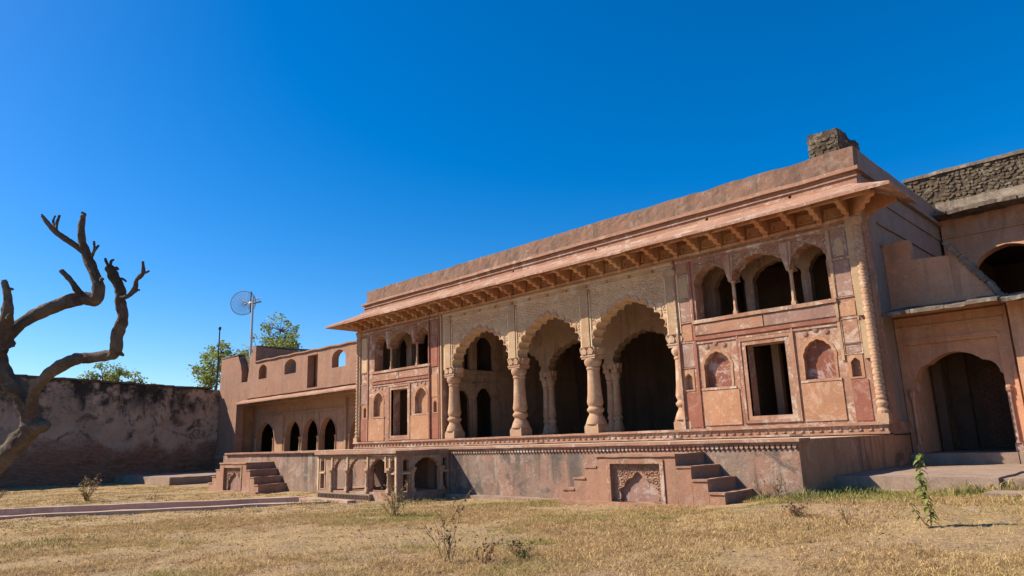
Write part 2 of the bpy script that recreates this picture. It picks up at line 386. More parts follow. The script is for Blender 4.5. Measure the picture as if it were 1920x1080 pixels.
nx_, ny_ = gx.shape; t_ = (gy+4.0)/16.5; xf_ = -34.6+12.1*t_; xn_ = -30.9+10.55*t_
gz -= .34*((gx > xf_-.12) & (gx < xn_+.12) & (gy < 12.3) & (gy > -4.0))
idx = np.arange(nx_*ny_).reshape(nx_, ny_)
me = bpy.data.meshes.new('ground')
me.from_pydata(np.stack([gx.ravel(), gy.ravel(), gz.ravel()], 1).tolist(), [], np.stack([idx[:-1, :-1].ravel(), idx[1:, :-1].ravel(), idx[1:, 1:].ravel(), idx[:-1, 1:].ravel()], 1).tolist())
me.polygons.foreach_set('use_smooth', [True]*len(me.polygons))
tag(obj('ground', me, M['ground']), kind='structure')
def gh(x, y):
    return float(ground_z(x, y)+(fbm(np.array([x*1.]), np.array([y*1.]), .35, 3)[0]-.5)*.12*(y < 15)+(fbm(np.array([x*1.]), np.array([y*1.]), 1.4, 9)[0]-.5)*.05*(y < 15.2))

# ------------------------------------------------------------------ the palace
PAL = thing('palace', 'long red sandstone palace hall with three scalloped arches and a deep sloping eave', 'palace', (-19.9, 21.5, .15))
Y0 = 21.5; ZF = .15
CX = [-25.55, -21.2, -17.1, -13.1]                       # big columns
F0 = FX(Y0)

# --- arcade wall above the columns (one slab whose lower edge is the three arches)
ZS, APEX = 3.45, 5.12
arches = []
for a, b in zip(CX[:-1], CX[1:]): arches.append(((a+b)/2, (b-a)/2-.30))
lower = []
for c, hw in arches: lower += [(c-hw, 3.42)]+arch_curve(c, ZS, hw, APEX-ZS, 13, .13, .16)+[(c+hw, 3.42)]
aw = [(-26.0, 3.42)]+lower+[(-12.95, 3.42), (-12.95, 6.2), (-26.0, 6.2)]
wall = MB().panel(F0, aw, [], 0, .6).build('arcade_wall', 'tan', PAL)
for c, hw in arches:                                       # raised scalloped band round each arch
    o = arch_curve(c, ZS, hw+.06, APEX-ZS+.12, 13, .15, .16); i_ = arch_curve(c, ZS, hw, APEX-ZS, 13, .13, .16)
    MB().panel(F0, [(u, v) for u, v in o]+[(u, v) for u, v in reversed(i_)], [], -.035, -.001, back=False).build('arch_band', 'coltan', PAL)
# carved spandrels
outl = [[(c-hw, 3.3)]+arch_curve(c, ZS, hw+.15, APEX-ZS+.22, 0, 0, .16)+[(c+hw, 3.3)] for c, hw in arches]
for k, (c, hw) in enumerate(arches):
    reg = lambda u, v, k=k, c=c, hw=hw: (c-hw-.02 < u < c+hw+.02 and 3.6 < v < 5.72 and not pinpoly((u, v), outl[k]))
    carving(F0, reg, (c-hw-.1, c+hw+.1, 3.5, 5.85), .33, .072, -.004, 'spandrel_carving', 'carve', PAL, k)
# pilaster strips over the columns, with fillets
for x in CX:
    ww = .19
    MB().box(x-ww, x+ww, Y0-.07, Y0-.001, 3.5, 5.78).build('pilaster_strip', 'strip', PAL)
    MB().box(x-ww-.09, x-ww-.03, Y0-.04, Y0-.001, 3.5, 5.76).box(x+ww+.03, x+ww+.09, Y0-.04, Y0-.001, 3.5, 5.76).build('fillet', 'carve', PAL)
    MB().box(x-ww-.04, x+ww+.04, Y0-.12, Y0-.07, 5.6, 5.8).build('pilaster_cap', 'strip', PAL)
# string courses above
MB().box(-25.9, -13.0, Y0-.055, Y0-.001, 5.80, 5.87, .6).box(-25.9, -13.0, Y0-.08, Y0-.001, 6.0, 6.1, .6).build('string_course', 'tan', PAL, rough=.012)
for x in np.arange(-25.4, -13.0, 1.05):
    MB().box(x-.05, x+.05, Y0-.05, Y0-.001, 5.89, 5.98).build('rosette', 'bracket', PAL)

# --- baluster columns (shaft, with base and capital as its pieces)
def col_mesh():
    sh = MB().lathe(0, 0, [(.90, .262), (.95, .255), (.99, .30), (1.05, .335), (1.11, .335), (1.17, .28), (1.2, .265), (1.24, .275), (1.28, .30), (1.34, .318), (1.42, .318), (1.5, .305), (1.7, .282), (2.2, .255), (2.62, .242), (2.66, .275), (2.71, .275), (2.74, .25)], 16, PI/16)
    sh = sh.build('shaft', 'coltan', None, smooth=True, ang=.5).data
    ba = MB().box(-.335, .335, -.335, .335, .15, .46).box(-.31, .31, -.31, .31, .46, .53)
    ba.lathe(0, 0, [(.53, .40), (.58, .40), (.66, .37), (.76, .335), (.84, .29), (.90, .262)], 16, PI/16)
    ba = ba.build('base', 'coltan', None, smooth=True, ang=.5).data
    ca = MB().lathe(0, 0, [(2.74, .25), (2.80, .30), (2.90, .345), (2.99, .35), (3.05, .33)], 16, PI/16)
    ca.box(-.33, .33, -.31, .31, 3.05, 3.13).box(-.36, .36, -.33, .33, 3.13, 3.2).box(-.33, .33, -.29, .29, 3.2, 3.47)
    for s in (-1, 1):                                       # leafy consoles that carry the arch
        ca.prism([(s*.33, 3.2), (s*.40, 3.26), (s*.45, 3.36), (s*.47, 3.47), (s*.33, 3.47)], FX(-.22), 0, .44)
        ca.prism([(s*.05, 3.22), (s*.26, 3.22), (s*.30, 3.36), (s*.155, 3.52), (s*.01, 3.36)], FX(-.36), 0, .08)
    ca = ca.build('capital', 'coltan', None, smooth=True, ang=.5).data
    return sh, ba, ca
sh_me, ba_me, ca_me = col_mesh()
for o in list(COL.objects):
    if o.type == 'MESH' and o.data in (sh_me, ba_me, ca_me): bpy.data.objects.remove(o)
def column(x, y, parent, zoff=0., name='column', s=1.):
    c = inst(sh_me, name, parent, (x, y, zoff), sc=(s, s, 1))
    for me, n in ((ba_me, 'base'), (ca_me, 'capital')):
        o = bpy.data.objects.new(n, me); COL.objects.link(o); o.parent = c
    return c
for x in CX: column(x, Y0+.31, PAL)

# --- side bays: one slab each, pierced by balcony, door and niches
def bay(x0, x1, bal, cols, sill, door, niches, smalls, mir):
    z1 = 6.2
    spr, apx = 5.05, 5.74
    # balcony opening: one hole with three cusped tops
    hole = [(bal[0][0], sill)]
    for a, b in bal: hole += arch_curve((a+b)/2, spr, (b-a)/2, apx-spr+(.05 if b-a > 1.5 else 0), 9 if b-a > 1.5 else 7, .04, .1)
    hole += [(bal[-1][1], sill)]
    H = [hole, rect(*door)]
    nh = [arch_hole(a, b, zb, zt-.6, zt, 7, .025, .1) for a, b, zb, zt in niches]
    sh = [arch_hole(a, b, zb, zt-.2, zt, 3, .015, .2) for a, b, zb, zt in smalls]
    MB().panel(F0, rect(x0, x1, ZF, z1), H+nh+sh, 0, .55).build('bay_wall', 'pink', PAL)
    for k, (a, b, zb, zt) in enumerate(niches):
        MB().add([F0(u, v, .2) for u, v in rect(a-.04, b+.04, zb-.04, zt+.06)], [(0, 1, 2, 3)]).build('niche_back', 'niche' if mir else 'panel', PAL)
        MB().box(a-.14, b+.14, Y0-.045, Y0-.001, zb-.09, zb-.02, .3).build('niche_sill', 'frame', PAL, rough=.01)
        o = arch_curve((a+b)/2, zt-.6, (b-a)/2+.09, .7, 7, .025, .1); i_ = nh[k][1:-1] if len(nh[k]) > 2 else nh[k]
        MB().panel(F0, [(a-.06, zb-.01)]+o+[(b+.06, zb-.01), (b, zb-.01)]+list(reversed(i_))+[(a, zb-.01)], [], -.022, -.001, back=False).build('niche_surround', 'panel', PAL)
        for du in (-.32, 0, .32):                             # worn rosettes over the niche
            MB().lathe(0, 0, [(0, .085), (.02, .085), (.035, .05)], 10).build('rosette', 'mauve', PAL)
            ro = COL.objects[-1]; ro.rotation_euler = (PI/2, 0, 0); ro.location = ((a+b)/2+du, Y0, zt+.2+(.09 if du == 0 else 0))
    for a, b, zb, zt in smalls:
        MB().add([F0(u, v, .16) for u, v in rect(a-.03, b+.03, zb-.03, zt+.04)], [(0, 1, 2, 3)]).build('niche_back', 'frame', PAL)
        MB().panel(F0, rect(a-.08, b+.08, zb-.05, zt+.14), [arch_hole(a, b, zb, zt-.2, zt, 3, .015, .2)], -.02, -.001, back=False).build('niche_surround', 'panel', PAL)
    # door frame with an inner, peeled moulding
    a, b, c, d = door
    MB().panel(F0, rect(a-.24, b+.24, c-.22, d+.24), [rect(a-.15, b+.15, c-.13, d+.14)], -.05, -.001, back=False).build('door_frame', 'pink', PAL)
    MB().panel(F0, rect(a-.147, b+.147, c-.127, d+.137), [rect(a, b, c, d)], -.02, .12, back=False).build('door_moulding', 'frame', PAL)
    # balcony sill band and the moulding under it
    s0, s1 = bal[0][0]-.15, bal[-1][1]+.15
    MB().box(s0, s1, Y0-.09, Y0-.001, sill-.1, sill+.02, .4).build('balcony_sill', 'frame', PAL, rough=.012)
    xm = (s0+s1)/2+(.1 if mir else -.1)
    MB().box(s0, xm-.02, Y0-.045, Y0-.001, sill-.5, sill-.14, .5).build('sill_panel', 'pink', PAL, rough=.006)
    MB().box(xm+.02, s1, Y0-.04, Y0-.001, sill-.5, sill-.14, .5).build('sill_panel', 'mauve' if mir else 'pink', PAL, rough=.006)
    MB().box(s0, s1, Y0-.065, Y0-.001, sill-.68, sill-.56, .5).build('string_course', 'red', PAL, rough=.01)
    MB().box(s0, s1, Y0-.04, Y0-.001, sill-.8, sill-.74, .5).build('string_course', 'frame', PAL, rough=.01)
    # balcony columns
    for x in cols:
        m = MB().box(x-.075, x+.075, Y0+.12, Y0+.27, sill+.02, sill+.16)
        m.lathe(x, Y0+.195, [(sill+.16, .085), (sill+.22, .068), (sill+.3, .062), (sill+.75, .058), (sill+1.08, .055), (sill+1.1, .075), (sill+1.13, .06)], 8, PI/8)
        c = m.build('balcony_column', 'coltan', PAL, smooth=True, ang=.5)
        MB().lathe(x, Y0+.195, [(sill+1.13, .065), (sill+1.2, .10), (sill+1.28, .11), (sill+1.36, .085)], 8, PI/8).box(x-.09, x+.09, Y0+.02, Y0+.4, sill+1.2, sill+1.26).build('capital', 'frame', c)
        MB().prism([(x-.03, 4.98), (x+.03, 4.98), (x+.1, 5.2), (x+.16, 5.5), (x+.2, 5.92), (x-.2, 5.92), (x-.16, 5.5), (x-.1, 5.2)], FX(Y0-.045), 0, .044).prism([(x-.05, 5.1), (x+.05, 5.1), (x+.07, 5.9), (x-.07, 5.9)], FX(Y0-.08), 0, .034).build('pilaster_strip', 'frame', PAL)
    # second row of arches behind the balcony, and the room
    hb = []
    for a, b in bal:
        hb.append([(a+.06, sill-.3)]+arch_curve((a+b)/2, spr, (b-a)/2-.06, apx-spr, 7, .04, .1)+[(b-.06, sill-.3)])
    MB().panel(FX(Y0+1.35), rect(x0+.3, x1-.3, sill-.45, 6.15), hb, 0, .3).build('inner_balcony_arcade', 'inner', PAL)
    MB().box(x0+.3, x1-.3, Y0+.56, Y0+9, 3.05, 3.4).build('upper_floor', 'dark', PAL)
    # carving above the balcony
    hl = [[(a, spr)]+arch_curve((a+b)/2, spr, (b-a)/2+.04, apx-spr+.06, 0, 0, .2) for a, b in bal]
    carving(F0, lambda u, v: (s0+.15 < u < s1-.15 and 5.35 < v < 5.98 and not any(pinpoly((u, v), h) for h in hl)), (s0, s1, 5.3, 6.), .24, .05, -.004, 'balcony_carving', 'frame', PAL, int(-x0))
    MB().box(x0+.1, x1-.1, Y0-.06, Y0-.001, 6.0, 6.08, .5).build('string_course', 'frame', PAL, rough=.012)
# the right-hand bay
bay(-12.94, -6.6, [(-12.2, -10.9), (-10.74, -8.9), (-8.76, -7.62)], [-10.82, -8.83], 3.85, (-10.52, -9.2, .52, 2.8),
    [(-12.08, -11.1, 1.54, 2.72), (-8.68, -7.76, 1.53, 2.72)], [(-12.84, -12.56, 1.52, 2.07), (-7.32, -7.05, 1.5, 2.05)], True)
bay(-33.2, -26.01, [(-31.8, -30.66), (-30.36, -28.4), (-28.14, -27.06)], [-30.51, -28.27], 3.84, (-30.22, -28.82, .45, 2.78),
    [(-31.82, -30.93, 1.48, 2.72), (-28.2, -27.24, 1.48, 2.72)], [(-32.76, -32.5, 1.47, 2.03), (-26.74, -26.47, 1.47, 2.03)], False)
# flat panels of the bays: (x0, x1, z0, z1, material, depth)
for a, b, c, d, m, t in [(-12.22, -10.88, .28, 1.42, 'panel', .03), (-8.84, -7.62, .28, 1.42, 'panel', .03), (-32.26, -30.84, .22, 1.36, 'panel', .03), (-28.56, -27.12, .22, 1.4, 'panel', .03),
                         (-12.9, -12.38, .24, 1.4, 'red', .02), (-7.37, -6.9, .24, 1.4, 'red', .02), (-33.05, -32.42, .22, 1.36, 'red', .02), (-26.9, -26.38, .22, 1.38, 'red', .02),
                         (-12.86, -12.42, 5.62, 6.0, 'pink', .02), (-12.84, -12.44, 4.72, 5.5, 'strip', .02), (-12.86, -12.42, 3.88, 4.6, 'mauve', .02), (-12.86, -12.42, 3.2, 3.75, 'panel', .02), (-12.86, -12.42, 2.3, 3.1, 'mauve', .02),
                         (-7.42, -6.98, 3.9, 5.0, 'mauve', .02), (-7.42, -6.98, 5.1, 6.0, 'mauve', .015), (-7.42, -6.98, 3.3, 3.72, 'panel', .02), (-7.40, -6.98, 2.5, 3.18, 'pink', .02), (-7.40, -6.98, 2.2, 2.42, 'mauve', .02),
                         (-26.9, -26.36, 3.68, 5.05, 'red', .04), (-26.86, -26.4, 5.2, 5.9, 'pink', .02), (-26.86, -26.4, 2.2, 3.3, 'panel', .02),
                         (-33.0, -32.5, 2.2, 3.2, 'mauve', .02), (-33.0, -32.5, 3.9, 5.8, 'tan', .02)]:
    MB().panel(F0, rect(a, b, c, d), [], -t, -.001, back=False).build('panel', m, PAL, rough=.004)
    if m in ('panel', 'red'): continue
    MB().panel(F0, rect(a-.06, b+.06, c-.05, d+.05), [rect(a-.02, b+.02, c-.02, d+.02)], -.035, -.001, back=False).build('panel_border', 'frame' if (a > -13 and m in ('mauve', 'strip')) else 'pink', PAL)
# pale blind arch in the top right pier
MB().prism([(-7.32, 5.14)]+arch_curve(-7.2, 5.5, .12, .24, 0, 0, .3)+[(-7.08, 5.14)], FX(Y0-.03), 0, .01).build('blind_arch', 'strip', PAL)
# plain vertical strips, drainpipe-like red fillet, and pier edges
for a, b, c, d, m, t in [(-6.92, -6.72, 3.25, 6.2, 'strip', .09), (-6.9, -6.73, 2.0, 3.1, 'strip', .07), (-12.36, -12.28, .2, 6.1, 'red', .05), (-7.54, -7.46, 2.0, 6.1, 'strip', .05), (-13.0, -12.93, .2, 6.2, 'frame', .10),
                         (-27.02, -26.95, .2, 6.15, 'red', .10), (-26.3, -26.22, .2, 6.1, 'red', .05), (-26.12, -26.03, .2, 6.1, 'strip', .07), (-33.18, -33.08, .2, 6.15, 'strip', .08), (-32.4, -32.33, .2, 6.1, 'frame', .05), (-10.8, -10.74, .3, 3.2, 'red', .05), (-8.97, -8.91, .3, 3.2, 'pink', .05)]:
    MB().box(a, b, Y0-t, Y0-.001, c, d, .35).build('pier_strip', m, PAL, rough=.008)
# twisted rope columns at the two outer corners
def rope(x, y, z0, z1, r, n=10):
    vs = []; fs = []; steps = int((z1-z0)/.03)
    for i in range(steps+1):
        z = z0+(z1-z0)*i/steps
        for k in range(n):
            a = 2*PI*k/n; rr = r*(1+.17*math.sin(3*a+z*34)+.06*math.sin(z*70)); vs.append((x+rr*math.cos(a), y+rr*math.sin(a), z))
    for i in range(steps):
        for k in range(n): fs.append((i*n+k, i*n+(k+1) % n, (i+1)*n+(k+1) % n, (i+1)*n+k))
    return MB().add(vs, fs)
for x in (-6.62, -33.28):
    c = rope(x, Y0-.03, .95, 5.95, .125, 12).build('rope_column', 'coltan', PAL, smooth=True, ang=1.2)
    MB().box(x-.17, x+.17, Y0-.2, Y0+.14, .14, .42).lathe(x, Y0-.03, [(.42, .16), (.5, .17), (.58, .12), (.64, .15), (.72, .165), (.8, .12), (.86, .15), (.95, .12)], 12).build('base', 'coltan', c, smooth=True, ang=.5)
    MB().lathe(x, Y0-.03, [(5.95, .12), (6.0, .16), (6.12, .18), (6.2, .16)], 12).build('capital', 'coltan', c, smooth=True, ang=.5)

# --- frieze wall under the eave, brackets, eave
MB().box(-33.2, -6.6, Y0+.002, Y0+.5, 6.2, 7.3).build('frieze_wall', 'bracket', PAL)
MB().box(-33.2, -6.6, Y0-.1, Y0+.001, 6.18, 6.27, .5).build('string_course', 'bracket', PAL, rough=.012)
bp_ = [(0, 6.29), (-.05, 6.22), (-.12, 6.20), (-.18, 6.25), (-.17, 6.33), (-.24, 6.37), (-.33, 6.33), (-.41, 6.36), (-.44, 6.44), (-.52, 6.47), (-.62, 6.43), (-.72, 6.46), (-.76, 6.54), (-.86, 6.55), (-.95, 6.53), (-1.02, 6.58), (-1.02, 6.69), (0, 7.09)]
bm_ = MB().prism(bp_, lambda u, v, w_: (w_, u, v), -.08, .08).build('bracket', 'bracket', None); br_me = bm_.data; bpy.data.objects.remove(bm_)
MB().box(-33.9, -5.9, Y0-.78, Y0-.66, 6.62, 6.79, .7).build('eave_purlin', 'bracket', PAL, rough=.012)
for k in range(31):
    x = -33.0+(k+.5)*(26.2/31); MB().panel(F0, rect(x-.27, x+.27, 6.34, 6.66), [[(x-.22, 6.38)]+arch_curve(x, 6.46, .22, .16, 3, .02, .2)+[(x+.22, 6.38)]], -.05, -.001, back=False).build('frieze_panel', 'bracket', PAL)
nb = 32
for k in range(nb):
    x = -33.0+k*(26.2/(nb-1)); inst(br_me, 'bracket', PAL, (x, Y0+.001, 0))
for y in (Y0+.3, ): 
    o = inst(br_me, 'bracket', PAL, (-6.6, y+.2, 0)); o.rotation_euler = (0, 0, PI/2)
    o = inst(br_me, 'bracket', PAL, (-6.6, Y0, 0)); o.rotation_euler = (0, 0, PI/4)
    o = inst(br_me, 'bracket', PAL, (-33.2, Y0, 0)); o.rotation_euler = (0, 0, -PI/4)
# eave: sloping slab with a hip and a short return at both ends
def eave():
    xl, xr, yf, yb = -33.2, -6.6, Y0, 22.65
    oh = 1.4; zt, ze = 7.27, 6.60; th = .09
    N = 46
    mb = MB()
    def strip(top):
        def P(t, e):
            z = (zt if e == 0 else ze)-(0 if top else (th if e else .17))
            return t, z
        rows = []
        rows.append([(xl, yb, 0), (xl-oh, yb, 1)])
        rows.append([(xl, yf, 0), (xl-oh, yf-oh, 1)])
        for i in range(1, N): 
            t = i/N; rows.append([(xl+(xr-xl)*t, yf, 0), (xl-oh+(xr-xl+2*oh)*t, yf-oh, 1)])
        rows.append([(xr, yf, 0), (xr+oh, yf-oh, 1)])
        rows.append([(xr, yb, 0), (xr+oh, yb, 1)])
        out = []
        for r in rows:
            q = []
            for s_ in range(5):
                s = s_/4; x = r[0][0]*(1-s)+r[1][0]*s; y = r[0][1]*(1-s)+r[1][1]*s
                z = zt*(1-s)+ze*s-(0 if top else .16*(1-s)+th*s)+(.05*s*(1-s)*-1.5)
                q.append((x, y, z))
            out.append(q)
        return out
    T, B = strip(True), strip(False)
    R = random.Random(4); cuts = [0, 1]+sorted(R.sample(range(3, len(T)-2), 20))+[len(T)-2, len(T)-1]
    for a_, b_ in zip(cuts[:-1], cuts[1:]):
        dz_ = R.uniform(-.012, .012); g = .006
        def cut(G):
            q = [list(r) for r in G[a_:b_+1]]
            for e, o_ in ((0, 1), (-1, -2)):
                q[e] = [tuple(Vector(p).lerp(Vector(p2), min(.4, g/max(.02, (Vector(p)-Vector(p2)).length)))) for p, p2 in zip(q[e], q[o_])]
            return [[(p[0], p[1], p[2]+dz_*j/4) for j, p in enumerate(r)] for r in q]
        eave_piece(cut(T), cut(B))
def eave_piece(T, B):
    mb = MB(); n = len(T)
    v = []; f = []
    for G in (T, B):
        for q in G: v += q
    for base in (0, n*5):
        for i in range(n-1):
            for j in range(4): a = base+i*5+j; f.append((a, a+5, a+6, a+1))
    for i in range(n-1): a = i*5+4; f.append((a, a+5, a+5+n*5, a+n*5))
    for i in (0, n-1):
        for j in range(4): a = i*5+j; f.append((a, a+1, a+1+n*5, a+n*5))
    return mb.add(v, f).build('eave_slab', 'eave', PAL, rough=.016, freq=1.1)
eave()
# --- parapet: lower stage with drain holes, moulding, upper stage, returns along the sides
ps = MB()
holes = []
for x in (-8.6, -11.6, -16.6, -21.3): holes.append([(x+.055*math.cos(a), 7.46+.055*math.sin(a)) for a in np.linspace(0, 2*PI, 10, endpoint=False)])
MB().panel(FX(Y0+.27), rect(-33.25, -6.52, 7.2, 7.74), holes, 0, .4).build('parapet_base', 'eave', PAL)
MB().box(-33.29, -6.48, Y0+.22, Y0+.27, 7.56, 7.61, .8).build('string_course', 'eave', PAL, rough=.008)
MB().box(-33.37, -6.40, Y0+.13, Y0+.7, 7.742, 7.86, .6).build('parapet_moulding', 'eave', PAL, rough=.012)
MB().box(-33.2, -6.55, Y0+.38, Y0+.78, 7.862, 8.59, .18).build('parapet', 'parapet', PAL, rough=.035, freq=1.7)
for x0, x1, xm in ((-6.95, -6.55, -6.40), (-33.25, -32.85, -33.37)):
    MB().box(x0, x1, Y0+.785, 31.45, 7.2, 8.6, .3).build('parapet', 'side', PAL, rough=.018, freq=.8)
    MB().box(xm if xm > -10 else x0-.002, x1+.002 if xm > -10 else xm, Y0+.705, 31.45, 7.742, 7.86, .6).build('parapet_moulding', 'side', PAL, rough=.01)
# --- body: side walls, roof, back
SR = SX(-6.6)
slots = [rect(y, y+.16, z, z+.35) for y, z in ((23.6, 5.3), (26.2, 5.05), (27.6, 5.0))]
MB().panel(SR, rect(Y0+.552, 31.5, -.2, 7.2), slots, 0, .5).build('side_wall', 'side', PAL)
for za, zb in ((6.35, 6.42), (5.62, 5.68)): MB().box(-6.598, -6.53, 23.3, 31.4, za, zb, .8).build('string_course', 'side', PAL, rough=.01)
MB().box(-6.598, -6.46, Y0+.05, Y0+.6, .15, 6.6, .4).build('corner_pier', 'pink', PAL, rough=.01)
MB().box(-33.2, -32.7, Y0+.552, 31.5, -2.2, 7.2).build('side_wall', 'side', PAL)
MB().box(-32.7, -7.1, Y0+.51, 31.4, 6.3, 7.15).build('roof', 'inner', PAL)
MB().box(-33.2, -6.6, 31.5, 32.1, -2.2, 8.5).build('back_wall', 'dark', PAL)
MB().box(-32.69, -7.11, Y0-.05, 31.49, -.3, ZF-.002).build('floor', 'platform', PAL)
# hall: left side wall with two storeys of arches, inner arcade
hl = [arch_hole(22.2, 23.08, .16, 1.9, 2.5, 7, .03, .1), arch_hole(23.55, 24.66, .16, 1.95, 2.65, 7, .04, .1), arch_hole(22.4, 23.14, 3.55, 4.7, 5.1, 5, .02, .1), arch_hole(23.62, 24.78, 3.52, 4.65, 5.25, 7, .03, .1)]
MB().box(-29.5, -26.26, 22.11, 31, 2.95, 3.3).build('upper_floor', 'dark', PAL)
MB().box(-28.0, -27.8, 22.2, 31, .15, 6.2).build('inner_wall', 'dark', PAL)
MB().panel(SX(-25.9), rect(22.11, 25.3, .15, 6.3), hl, 0, .16).build('hall_side_wall', 'hall', PAL)
MB().box(-25.899, -25.82, 22.15, 25.3, 3.3, 3.5).box(-25.899, -25.84, 22.15, 25.3, 2.85, 2.92).box(-25.899, -25.84, 23.24, 23.42, .15, 3.3).build('hall_string_course', 'hall', PAL)
MB().box(-26.3, -25.9, 25.301, 31.49, .15, 6.3).build('hall_side_wall', 'inner', PAL)
hr = [arch_hole(22.5, 23.4, .16, 1.75, 2.5, 5, .04, .2), arch_hole(23.8, 24.8, .16, 1.75, 2.6, 5, .04, .2)]
MB().panel(SX(-12.75), rect(22.11, 31.49, .15, 6.3), hr, 0, .35).build('hall_side_wall', 'hall', PAL)
IC = [-26.7, -22.85, -18.95, -15.05, -11.1]
low = []
for a, b in zip(IC[:-1], IC[1:]):
    c, hw = (a+b)/2, (b-a)/2-.26
    low += [(c-hw, 3.2)]+arch_curve(c, 3.25, hw, 1.28, 11, .10, .15)+[(c+hw, 3.2)]
low = [(max(-25.88, min(-13.12, u)), v) for u, v in low]
lo2 = [low[0]]
for p in low[1:]:
    if (p[0]-lo2[-1][0])**2+(p[1]-lo2[-1][1])**2 > 1e-6: lo2.append(p)
MB().panel(FX(25.3), [(-25.89, 3.2)]+[p for p in lo2 if -25.86 < p[0] < -13.14]+[(-13.11, 3.2), (-13.11, 6.3), (-25.89, 6.3)], [], 0, .5).build('inner_arcade', 'hall', PAL)
for x in IC[1:4]:
    for dx in (-.17, .17): column(x+dx, 25.55, PAL, -.22, 'inner_column', .62)
# bay rooms: partition seen through the right door
MB().box(-11.9, -11.6, 23.2, 31, .15, 3.05).build('inner_wall', 'inner', PAL)
MB().box(-10.35, -10.1, 23.0, 23.25, .15, 3.05).build('inner_pier', 'inner', PAL)
MB().box(-8.2, -8.0, 22.06, 31, .15, 3.05).build('inner_wall', 'inner', PAL)
MB().box(-31.9, -31.6, 22.1, 31, .15, 3.05).build('inner_wall', 'inner', PAL)
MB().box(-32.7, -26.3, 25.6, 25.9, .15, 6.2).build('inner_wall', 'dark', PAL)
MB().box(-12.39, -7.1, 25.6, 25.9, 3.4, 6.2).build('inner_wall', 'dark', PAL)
# --- carved band the palace stands on, with its row of scroll leaves
MB().box(-33.35, -6.52, Y0-.16, Y0-.06, -.13, .11, .8).build('carved_band', 'pink', PAL, rough=.005)
MB().box(-33.42, -6.46, Y0-.24, Y0+.02, .112, .19, .6).build('ledge', 'eave', PAL, rough=.012)
MB().box(-33.4, -6.48, Y0-.215, Y0-.161, -.14, -.08, .8).build('band_moulding', 'eave', PAL, rough=.008)
MB().box(-6.60, -6.52, Y0-.05, 23.48, -.13, .19).build('ledge', 'pink', PAL)
fl = MB()
for k in range(9):                                           # a curled leaf: crescent of small facets
    a0, a1 = -2.6+k*.42, -2.6+(k+1)*.42; R0, R1 = .095-.004*k, .055-.003*k
    fl.add([(R0*math.cos(a0), -.0, R0*math.sin(a0)), (R0*math.cos(a1), 0, R0*math.sin(a1)), (R1*math.cos(a1), -.045, R1*math.sin(a1)), (R1*math.cos(a0), -.045, R1*math.sin(a0)), (.022*math.cos(a0), -.012, .022*math.sin(a0)), (.022*math.cos(a1), -.012, .022*math.sin(a1))], [(0, 1, 2, 3), (3, 2, 5, 4)])
fl = fl.build('frieze_leaf', 'frame', None); fl_me = fl.data; bpy.data.objects.remove(fl)
n_ = 96
for k in range(n_): inst(fl_me, 'frieze_leaf', PAL, (-33.2+k*(26.5/(n_-1)), Y0-.161, .015))
for x in (-9.1, -13.2, -19.6): MB().box(x-.2, x+.2, Y0-.218, Y0-.2, -.135, -.09).build('drain_slot', 'dark', PAL)  # solid dark blocks: shade of the slot openings put into colour

for o in list(PAL.children):                                # the old lines sag a little
    if o.name.split('.')[0] in ('eave_slab', 'parapet', 'parapet_moulding', 'eave_purlin'):
        for v in o.data.vertices: v.co.z += .035*noise.noise(Vector((v.co.x*.21, 3.7, v.co.y*.05)))+.012*noise.noise(Vector((v.co.x*.9, 8.1, 0)))
    if o.name.split('.')[0] == 'bracket' and o.rotation_euler.z == 0:
        o.scale = (random.uniform(.85, 1.1), random.uniform(.9, 1.02), 1); o.location.z += random.uniform(-.015, .01); o.location.x += random.uniform(-.03, .03)

# ------------------------------------------------------------------ stone block on the roof
TUR = thing('rooftop_block', 'square rubble stone block rising behind the right end of the palace parapet', 'roof structure', (-7.8, 24.3, 8.4))
def rubble(fr, u0, u1, v0, v1, su, sv, parent, limit, name='stone', depth=.07, mats=('stone1', 'stone2'), seed=0, jit=.5):
    """coursed rubble: single stones of uneven size from a few shared shapes"""
    R = random.Random(seed); shapes = []
    for k in range(8):
        m = MB(); n = R.randint(5, 7); ring = []
        for i in range(n):
            a = 2*PI*i/n+R.uniform(-.25, .25); ring.append((.56*math.cos(a)*R.uniform(.6, 1.2), .56*math.sin(a)*R.uniform(.7, 1.15)))
        tp = [(x*.72+R.uniform(-.05, .05), y*.72+R.uniform(-.05, .05)) for x, y in ring]
        o0 = fr(0, 0, 0)
        def D(u, v, w_): p = fr(u, v, w_); return (p[0]-o0[0], p[1]-o0[1], p[2]-o0[2])
        vs = [D(x*su, y*sv, .02) for x, y in ring]+[D(x*su, y*sv, -depth*R.uniform(.7, 1.1)) for x, y in tp]
        m.add(vs, [(i, (i+1) % n, n+(i+1) % n, n+i) for i in range(n)]+[tuple(n+i for i in range(n))])
        o = m.build(name, mats[k % len(mats)], None); shapes.append(o.data); bpy.data.objects.remove(o)
    cnt = 0; rest = MB()
    v = v0+sv/2; row = 0
    while v < v1-sv*.3:
        u = u0+su*(.3+.5*(row % 2)*R.random())
        while u < u1-su*.25:
            s = R.choice((.55, .75, .9, 1.1, 1.45))
            p = fr(u+R.uniform(-.1, .1)*su*jit, v+R.uniform(-.2, .2)*sv*jit, 0)
            sc_ = (s, s, R.uniform(.8, 1.15))
            if cnt < limit:
                o = inst(R.choice(shapes), name, parent, p); o.scale = sc_; cnt += 1
                ax_ = Vector(fr(0, 0, 1))-Vector(fr(0, 0, 0)); o.rotation_mode = 'AXIS_ANGLE'; o.rotation_axis_angle = (R.uniform(-.6, .6), *ax_)
            u += su*s*(.95 if R.random() < .75 else 1.9)
        v += sv*.92; row += 1
